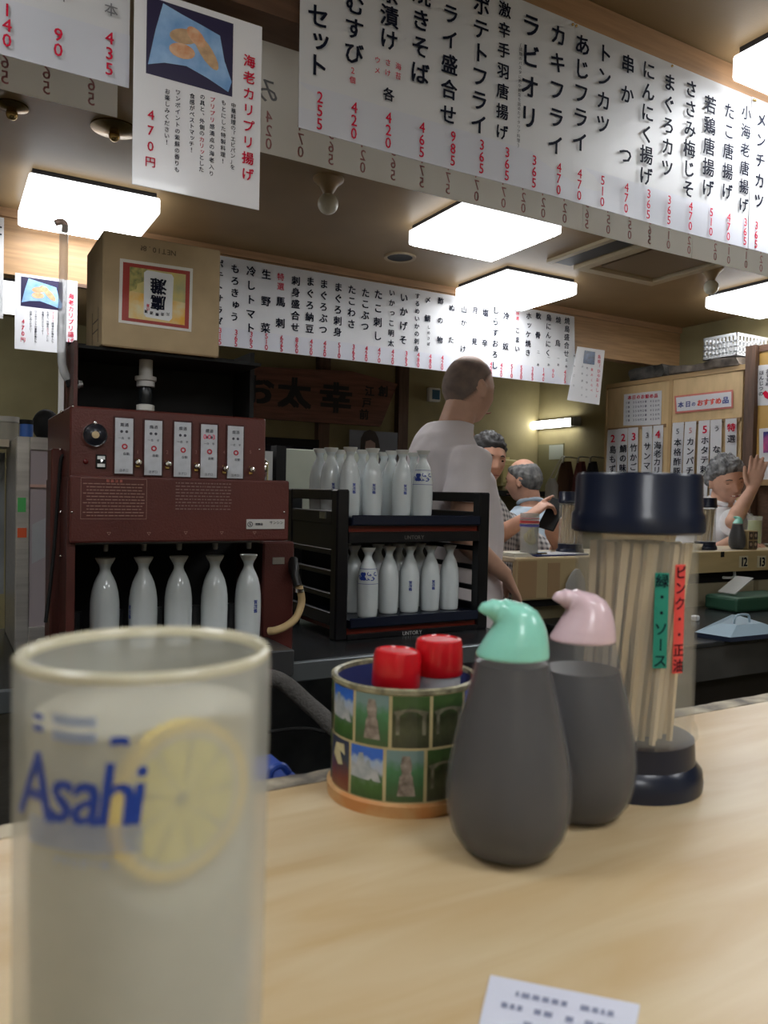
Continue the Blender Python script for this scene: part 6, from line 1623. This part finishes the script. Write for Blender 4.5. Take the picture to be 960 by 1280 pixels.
st = [(z-.0, x, y, rx, ry) for z, x, y, rx, ry in ssc]
person('person', 'dark haired man in grey checked shirt pointing at a phone, half behind the cook', (bx, by, 0), 290,
       dict(neck=V((0, .01, 1.25)), torso=[(z+.03*(z > .7), x, y, rx, ry) for z, x, y, rx, ry in ssc], arm_r=(V((.18, 0, 1.12)), el_r, wr_r, tp_r-wr_r, V((0, .1, 1)), dict(side=-1, thumb=.3, spread=.05, curls=[(.05, .1, .1), (.5, .7, .5), (.6, .8, .5), (.7, .8, .5)])),
            arm_l=(V((-.18, 0, 1.12)), el_l, wr_l, tp_l-wr_l, toc, dict(side=1, curl=(.35, .7, .6), thumb=.35, spread=.02))),
       (V((hd.x, .03, 1.405)), -30, -4, -4), dict(grow=hmask(.50, -.05, -.40, .010, .008, seed=8), mat=mat('black_hair', (.018, .016, .016), .6, c2=(.035, .032, .03), vscale=40)),
       dict(torso=[(z+.03*(z > .7), x, y, rx, ry) for z, x, y, rx, ry in ssc[:-1]]+[(1.243, 0, 0, .062, .058)], k=.018, sleeve=.9, slr=.070, mat=mc, pants=mat('dark_trousers', (.03, .03, .035), .8)), seat_legs(), voxel=.0055)
# phone held by him
pm = frame(at(691, 643, 'y', 2.40), (.55, .05, .80), (.75, .45, -.45))
bm = box(B(), -.036, .036, -.072, .072, -.0045, .0045, bev=.003, mtx=pm); 
t = thing('smartphone', 'dark smartphone held up by the man in the checked shirt', 'phone', pm.translation)
obj('case', bm, M_dark, t)
obj('screen', box(B(), -.032, .032, -.064, .064, .0045, .0052, mtx=pm), mat('phone_screen', (.45, .52, .60), .2, emit=.5), t)
# ---- man in pale blue shirt seen from behind
cp = EYE + (FW+RT*((664-480)/980))*4.25; bx, by = cp.x, cp.y
sb = [(z-.03*(z > .7), x, y, rx*1.02, ry*1.05) for z, x, y, rx, ry in ssc]
rz = R(70-90); Wm = Matrix.Translation((bx, by, 0)) @ Matrix.Rotation(rz, 4, 'Z'); hd = Wm.inverted() @ at(656, 597, 'y', by+.02)
person('person', 'grey haired man in pale blue shirt seated with his back turned at the far end', (bx, by, 0), 70,
       dict(neck=V((0, .01, 1.195)), torso=sb, arm_l=(V((-.18, 0, 1.07)), V((-.23, .03, .82)), V((-.14, .24, .90)), V((.3, .9, 0)), V((0, 0, 1)), dict(side=1, curl=(.4, .4, .3))),
            arm_r=(V((.18, 0, 1.07)), V((.23, .03, .82)), V((.14, .24, .90)), V((-.3, .9, 0)), V((0, 0, 1)), dict(side=-1, curl=(.4, .4, .3)))),
       (V((hd.x, .02, 1.330)), 48, -6, 0), dict(grow=hmask(.55, -.12, -.55, .007, .005, top=.72, seed=5), mat=mat('grey_hair2', (.16, .155, .15), .75, c2=(.06, .06, .06), vscale=38, stretch=(1, 1, .5))),
       dict(torso=sb[:-1]+[(1.19, 0, 0, .064, .060)], k=.020, sleeve=.9, slr=.072, mat=mat('pale_blue_shirt', (.46, .55, .64), .8, bump=.25, bscale=12), pants=mat('dark_trousers', (.03, .03, .035), .8), fold=.007), seat_legs(), collar=True, voxel=.006)
# stools under the three seated men
for lab, (sx_, sy_) in (('round stool under the smiling man', (mp_.x, mp_.y)), ('round stool under the man in the checked shirt', (EYE + (FW+RT*((602-480)/980))*3.50).xy), ('round stool under the man in the pale blue shirt', (bx, by))):
    t = thing('bar_stool', 'dark cushioned '+lab, 'stool', (sx_, sy_, 0))
    obj('seat', lathe(B(), [(0, .42), (.15, .42), (.16, .44), (.155, .478), (0, .482)], (sx_, sy_, 0), n=24, cap=False), M_dark, t, smooth=True)
    obj('column', lathe(B(), [(.025, .01), (.025, .42)], (sx_, sy_, 0), n=14), M_chrome, t, smooth=True)
    obj('base', lathe(B(), [(0, 0), (.18, 0), (.17, .015), (.03, .03)], (sx_, sy_, 0), n=24, cap=False), M_chrome, t, smooth=True)
fill_letters()
